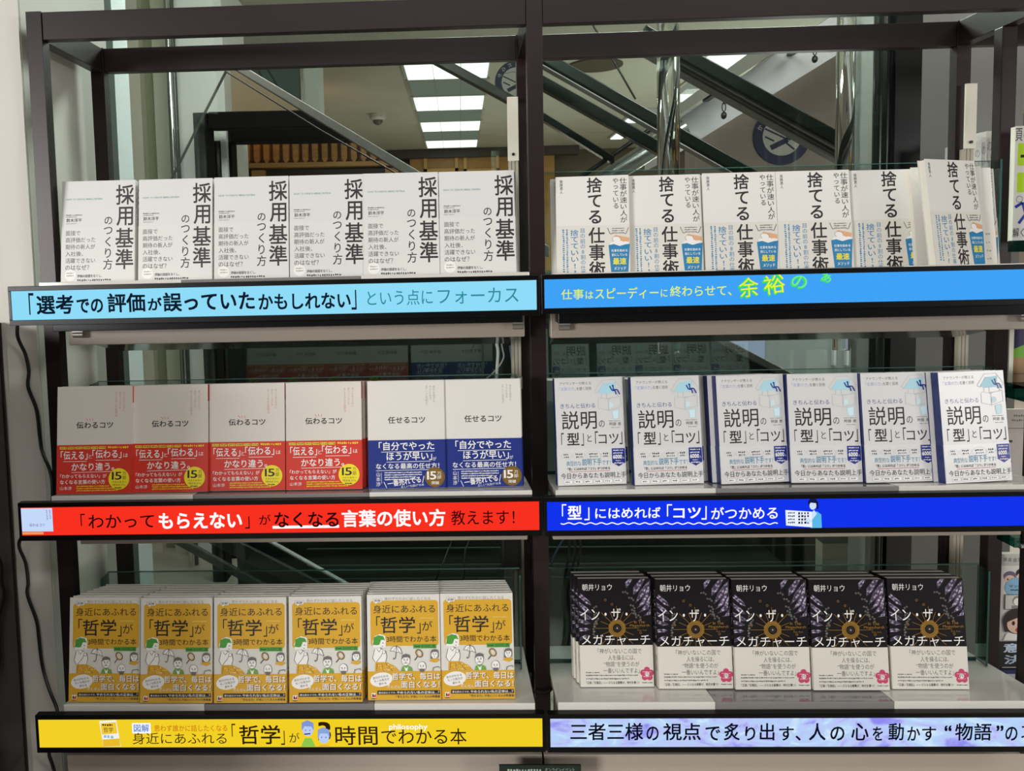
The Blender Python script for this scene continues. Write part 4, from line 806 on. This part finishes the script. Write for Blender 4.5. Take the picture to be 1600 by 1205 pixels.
for x0, x1, lab in ((1027, 1062, 'thick clear acrylic tube standing behind the top right bay'), (1307, 1334, 'slim clear acrylic tube beside the mauve wall')):
    Y = 1.0; a, b = at(x0, 150, Y).x, at(x1, 150, Y).x
    tag(centre(MB().tube([((a + b) / 2, Y, 1.2), ((a + b) / 2, Y, 2.85)], (b - a) / 2, ACRYLIC, 32).build('acrylic_tube', smooth=True)), lab, 'tube', 'clear acrylic tubes')
p = at(1336, 150, 1.05); tag(centre(MB().tube([(p.x, 1.05, 1.2), (p.x, 1.05, 2.85)], .004, DK).build('thin_pole', smooth=True)), 'thin black pole right of the slim acrylic tube', 'pole')
for n, (px, y0, y1, lab) in enumerate(((1131, 145, 182, 'black hook chain hanging left of the round sign'), (1273, 72, 94, 'short black hook chain hanging above the handrail'))):
    t = thing('hook_chain', lab, 'chain', at(px, y1, 1.9), 'hook chains'); Y = 1.9; m = MB(); z0, z1 = at(px, y1, Y).z, at(px, y0, Y).z; X = at(px, y1, Y).x; L = .036; k = 0; z = z0 + .02
    while z < z1:
        pts = []
        for j in range(13):
            a = 2 * math.pi * j / 12; u, w = .0075 * math.cos(a), L / 2 * math.sin(a); pts.append((X + (u if k % 2 == 0 else 0), Y + (0 if k % 2 == 0 else u), z + L / 2 + w))
        m.tube(pts, .0022, DK, 6); z += L * .82; k += 1
    part(m.build('links', smooth=True), t); part(box('bracket', X - .012, X + .012, Y - .004, 2.1505, z - .002, z + .008, DK), t); part(MB().sphere((X, Y, z0 + .004), .012, DK, 12, 1.3).build('hook', smooth=True), t)
def sign(px, py, r, Y, lab, mirror):
    c = at(px, py, Y); R = r / 1250 * (Y + 1.45); t = thing('round_sign', lab, 'sign', (c.x, Y, c.z - R), 'round navy signs')
    m = MB().tube([(c.x, Y, c.z), (c.x, Y + .012, c.z)], R, mat('20264E', .5), 48)
    P = Paint(m, lambda u, v, l: (c.x + (u - .5) * 2 * R, Y - .0003 * l, c.z + (.5 - v) * 2 * R), 1.0); WI = mat('C9C6BE', .5); NV = mat('20264E', .5)
    P.ell(WI, .5, .5, .34); P.line(NV, [(.2, .36), (.6, .56)], .03); P.line(NV, [(.2, .5), (.36, .58)], .03); P.line(NV, [(.3, .7), (.6, .56), (.7, .4)], .09); P.line(NV, [(.55, .6), (.72, .74)], .03); P.ell(mat('D6C236'), .70 if not mirror else .62, .34, .045); P.line(mat('8C8A80'), [(.25, .3), (.45, .26), (.62, .34)], .02)
    for i, ch in enumerate('からだ'):
        a = math.radians(-158 + i * 24); q = (.5 + .42 * math.cos(a), .5 + .42 * math.sin(a)); P.text(WI, ch, q[0] - .045, q[1] - .045, q[0] + .045, q[1] + .045, rot=math.degrees(a) + 90, bold=.01, mirror=mirror)
    part(m.build('disc', smooth=False), t)
    if mirror: part(MB().tube([(c.x, Y + .006, c.z + R), (c.x, Y + .006, 2.9)], .008, DK, 8).build('hanging_rod', smooth=True), t)  # rod added to carry the reflected disc
sign(1222, 213, 43, 3.287, 'round navy and white sign half covered by the broad handrail', False)
sign(806, 128, 32, 4.0, 'reflection of the round navy sign, modelled as a smaller disc beside the middle rear post', True)  # mirror image of the first sign, built as a disc of its own
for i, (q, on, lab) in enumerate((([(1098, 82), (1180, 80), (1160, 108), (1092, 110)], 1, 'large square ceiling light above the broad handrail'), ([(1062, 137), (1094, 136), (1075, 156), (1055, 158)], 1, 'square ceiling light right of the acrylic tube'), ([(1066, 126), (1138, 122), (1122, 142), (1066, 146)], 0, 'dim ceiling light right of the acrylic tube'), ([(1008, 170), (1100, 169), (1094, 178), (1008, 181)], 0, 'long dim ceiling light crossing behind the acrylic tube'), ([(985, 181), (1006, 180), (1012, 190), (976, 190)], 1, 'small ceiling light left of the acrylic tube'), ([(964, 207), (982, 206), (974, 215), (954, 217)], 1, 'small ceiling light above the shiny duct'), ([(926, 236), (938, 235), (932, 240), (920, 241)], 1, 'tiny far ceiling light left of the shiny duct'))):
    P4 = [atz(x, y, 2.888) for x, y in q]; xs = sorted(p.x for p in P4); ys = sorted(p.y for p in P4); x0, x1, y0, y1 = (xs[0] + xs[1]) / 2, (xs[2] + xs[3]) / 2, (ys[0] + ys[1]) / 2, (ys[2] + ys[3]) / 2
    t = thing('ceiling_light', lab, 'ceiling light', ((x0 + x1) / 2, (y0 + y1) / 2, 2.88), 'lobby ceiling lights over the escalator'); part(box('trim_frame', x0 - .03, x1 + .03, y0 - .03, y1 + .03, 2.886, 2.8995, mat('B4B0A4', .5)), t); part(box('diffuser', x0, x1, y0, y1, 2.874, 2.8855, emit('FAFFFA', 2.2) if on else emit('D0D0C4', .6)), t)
c = atz(930, 101, 2.9); tag(MB().tube([(0, 0, 0), (0, 0, .012)], .2, mat('4E4838', .5), 32).build('ceiling_vent', smooth=True), 'round dark vent in the lobby ceiling near the middle post', 'vent').location = (c.x, c.y, 2.887)
b = at(993, 155, 1.85); a = at(958, 94, 1.85); d = (a - b).normalized(); tag(centre(MB().tube([b, b + d * ((2.9 - b.z) / d.z)], .004, DK).build('hanging_rod', smooth=True)), 'thin dark rod slanting down from the lobby ceiling', 'rod')

# ---- lower lobby zone behind the window
TR = mat('151C1B', .4)
A = [at(x, y, 1.25) for x, y in ((352, 430), (352, 1120), (1290, 1120), (1290, 620), (1120, 533), (930, 425))]; A[1].z = A[2].z = 0; A[2].x = A[3].x; A[1].x = A[0].x
part(MB().prism(A, (0, .3, 0), TR).build('flank'), esc)
bar('skirt_rail', (1080, 508), (1300, 622), 13, 1.2, mat('55524E', .4), esc)
A = [at(x, y, 2.0) for x, y in ((1195, 430), (1195, 640), (1448, 640), (1448, 430))]; A[1].z = A[2].z = 0; A[1].x = A[0].x; A[2].x = A[3].x
lp = thing('lobby_partition', 'grey partition panel with bright bars behind the middle right books', 'partition', (A[0].x, 2.0, 0)); part(MB().prism(A, (0, .1, 0), mat('9BA4A2', .5)).build('panel'), lp)
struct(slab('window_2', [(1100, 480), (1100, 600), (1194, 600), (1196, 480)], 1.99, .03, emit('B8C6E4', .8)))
for i, x in enumerate((1305, 1325)): part(vert('bright_bar', x - 2, x + 2, 540, 1.975, .0245, at(x, 571, 1.98).z, 1.6, mat('E4E8E8', .25, .3)), lp)
tag(centre(MB().tube([at(1371, 572, 1.8), Vector((at(1371, 572, 1.8).x, 1.8, 0))], .022, mat('3A4442', .5), 16).build('bollard', smooth=True)), 'dark round bollard standing before the grey partition', 'bollard')
pn = thing('beige_partition', 'pale beige banded panel behind the bottom right novels', 'partition', (at(1362, 895, 1.1).x, 1.1, 0))
X0, X1 = at(1285, 870, 1.1).x, at(1440, 870, 1.1).x
for y0, y1, h in ((800, 849, '24443F'), (849, 873, 'A09A8A'), (873, 1400, '8C9488')): part(box('band', X0, X1, 1.1, 1.15, max(0, at(1362, y1, 1.1).z + .0008) if y1 < 1000 else 0, at(1362, y0, 1.1).z, mat(h, .5)), pn)
part(MB().tube([at(1369, 849, 1.09), at(1372, 860, 1.09), at(1369, 873, 1.09)], [.014, .018, .014], mat('5C5E56', .5), 14).build('vase_shape', smooth=True), pn)
for i, (p, q, w, h, lab) in enumerate((((255, 800), (520, 935), 26, '3A3E3A', 'upper'), ((240, 826), (500, 968), 14, '4A4C48', 'middle'), ((300, 780), (560, 925), 5, 'A8ACA8', 'bright'))):
    bar('sloping_band', p, q, w, 1.2 - .01 * i, mat(h, .4), esc, .02)
for i, y in enumerate((858, 884, 905)): part(slab('panel_seam', [(480, y), (480, y + 1.6), (1280, y + 1.6 - 6), (1280, y - 6)], 1.242, .0079, mat('34433F', .4)), esc)
a = at(228, 470, .95).x

# ---- things right of the rack
struct(box('wall_right', 1.18, 1.60, 0.9, 1.0, 0, 2.9, mat('6E6E6A', .6)))
for i, (x0, x1, y0, y1) in enumerate(((1521, 1533, 221, 275), (1533, 1541, 214, 275), (1541, 1551, 205, 275))):
    Y = .5 + i * .02; p, q = at(x0, y0, Y), at(x1, y1, Y); m = MB().box(p.x, q.x - .001, Y, Y + .11, q.z - .02, p.z, mat('D2D2CC', .45)); w = q.x - p.x; h = p.z - q.z + .02
    P = Paint(m, lambda u, v, l: (p.x + u * w, Y - .0001 * l, p.z - v * h), h / w); P.text(GREYINK, 'のい', .2, .2, .75, .6, True); P.rect(mat('7DBE4A'), .1, .86, .8, .97)
    tag(centre(m.build('slim_booklet')), f'{("first", "second", "third")[i]} slim white booklet from left behind the right rear post', 'booklet', 'slim white booklets behind the right rear post')
t = thing('booklet_shelf', 'short clear shelf under the slim white booklets', 'shelf', (at(1535, 276, .5).x, .56, at(1535, 276, .5).z - .03)); z = t.location.z; part(box('plate', 1.105, 1.3, .47, .68, z - .0, z + .006, BINGLASS), t); part(box('bracket', 1.2, 1.21, .66, .899, z - .02, z - .001, STEEL), t)
def poster(name, label, x0, y0, x1, y1, Y, hexc, draw, cat='book'):
    p, q = at(x0, y0, Y), at(x1, y1, Y); w, h = q.x - p.x, p.z - q.z; t = thing(name, label, cat, ((p.x + q.x) / 2, Y, q.z)); m = MB().box(p.x, q.x, Y, Y + .001, q.z, p.z, mat(hexc, .45)); P = Paint(m, lambda u, v, l: (p.x + u * w, Y - .0001 * l, p.z - v * h), h / w); draw(P)
    part(m.build('cover'), t); part(box('page_block', p.x + .001, q.x - .001, Y + .0012, Y + .014, q.z + .001, p.z - .001, PAPER), t); return t
NB = 0.05
def lime(P):
    P.text(INK, '頁の', .0, .02, .26, .13); P.rect(mat('B8DC2C'), .05, .15, .9, .34); P.rect(mat('B8DC2C'), .05, .40, .9, .57); P.line(INK, [(.1, .26), (.3, .26)], .05)
    P.line(mat('2A3E9C'), [(.03, .70), (.16, .66), (.22, .76), (.1, .84)], .05); P.ring(GREYINK, .1, .63, .05, .06); P.text(INK, '解く', .0, .88, .2, .96)
poster('paperback_book', 'white paperback with lime green blocks at the right edge of the photo', 1587, 197, 1670, 376, NB, 'DEDDD6', lime)
poster('paperback_book', 'dark violet, green and tan book at the right edge below the white lime one', 1586, 492, 1660, 606, NB, 'A8865E', lambda P: (P.rect(mat('2C2850'), 0, 0, 1, .47), P.poly(mat('74B03C'), [(0, .46), (.3, .38), (1, .44), (1, .58), (0, .58)]), P.line(mat('7A5E3E'), [(0, .8), (1, .79)], .02), P.text(WHITEINK, 'の', .2, .33, .4, .4)))
poster('paperback_book', 'pale pink paperback peeping out right of the last navy-spined book', 1570, 640, 1660, 757, .13, 'D8CFCB', lambda P: (P.tiny(GREYINK, .15, .07, .4, .1), P.tiny(GREYINK, .12, .13, .4, .16), P.line(GREYINK, [(.05, .25), (.4, .25)], .01), P.line(INK2, [(.04, .42), (.14, .42)], .04), P.line(NAV2, [(.05, .76), (.13, .68)], .03), P.text(INK2, 'げ', .08, .9, .18, .98)))
def manga(P):
    P.rect(mat('B9B7B2'), 0, 0, 1, .1); P.tiny(GREYINK, .05, .03, .5, .07)
    SK = mat('E6C0A8'); HB = mat('2E2220')
    P.ell(mat('6C5E78'), .18, .19, .12, .10); P.ell(SK, .18, .215, .1, .08); P.ell(HB, .42, .165, .13, .1); P.ell(SK, .42, .195, .11, .085)
    for u, v in ((.14, .215), (.22, .215), (.38, .195), (.46, .195)): P.ell(INK, u, v, .012, .02)
    P.ell(mat('86B6D6'), .30, .285, .21, .19); P.text(INK2, 'マンガ', .16, .262, .44, .285, bold=.02); P.tiny(INK2, .2, .30, .4, .315)
    P.rect(INK2, .08, .345, .62, .475); P.rect(mat('CFCCC6'), .10, .35, .60, .47); P.ell(GREYINK, .33, .40, .1, .1); P.ell(WHITEINK, .33, .408, .075, .075); P.rect(GREYINK, .22, .44, .45, .468)
    P.poly(WHITEINK, [(.08, .74), (.14, .68), (.3, .66), (.5, .69), (.58, .74)]); P.ell(HB, .33, .575, .27, .26); P.poly(HB, [(.06, .58), (.10, .67), (.2, .66)]); P.ell(SK, .34, .6, .2, .19)
    P.poly(HB, [(.13, .585), (.2, .52), (.36, .505), (.52, .55), (.54, .6), (.45, .565), (.34, .545), (.2, .57)]); P.ell(INK, .26, .592, .03, .045); P.ell(INK, .43, .59, .03, .045); P.ell(mat('C44A4A'), .36, .65, .06, .05); P.poly(mat('8A8A90'), [(.46, .705), (.52, .71), (.5, .742), (.45, .742)])
    P.rect(mat('17181C'), 0, .748, 1, 1); P.text(mat('CFE0F4'), '意思', .08, .765, .78, .845, bold=.02); P.text(mat('CFE0F4'), '決定', .1, .865, .8, .945, bold=.02); P.line(WHITEINK, [(.06, .972), (.4, .972)], .012)
poster('comic_book', 'comic-style book with a smiling drawn woman right of the rack', 1564, 866, 1640, 1046, .13, 'DCDAD4', manga)
poster('paperback_book', 'top strip of a navy book under the comic-style book', 1563, 1047, 1640, 1072, .125, '2A3262', lambda P: P.rect(mat('C4C8D0'), .05, .25, .3, .55))
for i, (x0, y0, x1, y1, lab) in enumerate(((1586, 376, 1660, 392, 'top'), (1582, 600, 1660, 622, 'middle'), (1568, 832, 1660, 846, 'bottom'))):
    Y = .03; p, q = at(x0, y0, Y), at(x1, y1, Y); t = thing('glass_shelf', f'{lab} thick glass shelf with chrome clip right of the rack', 'glass shelf', (p.x + .05, Y, q.z), 'glass shelves right of the rack')
    part(box('pane', p.x, q.x, Y - .03, Y + .018, q.z, p.z, glassy('edge_glass', '5E9C92', .1)), t)
    zc = (p.z + q.z) / 2 - .004; part(MB().tube([(p.x + .006, Y - .034, zc), (p.x + .034, Y - .034, zc)], .0055, CHROME, 14).build('clip', smooth=True), t)
tag(centre(box('dark_upright', at(1596, 950, 0).x, at(1640, 950, 0).x, -.012, .004, .5725, at(1596, 832, 0).z, mat('1E1614', .4))), 'dark brown upright at the lower right edge of the photo', 'upright')
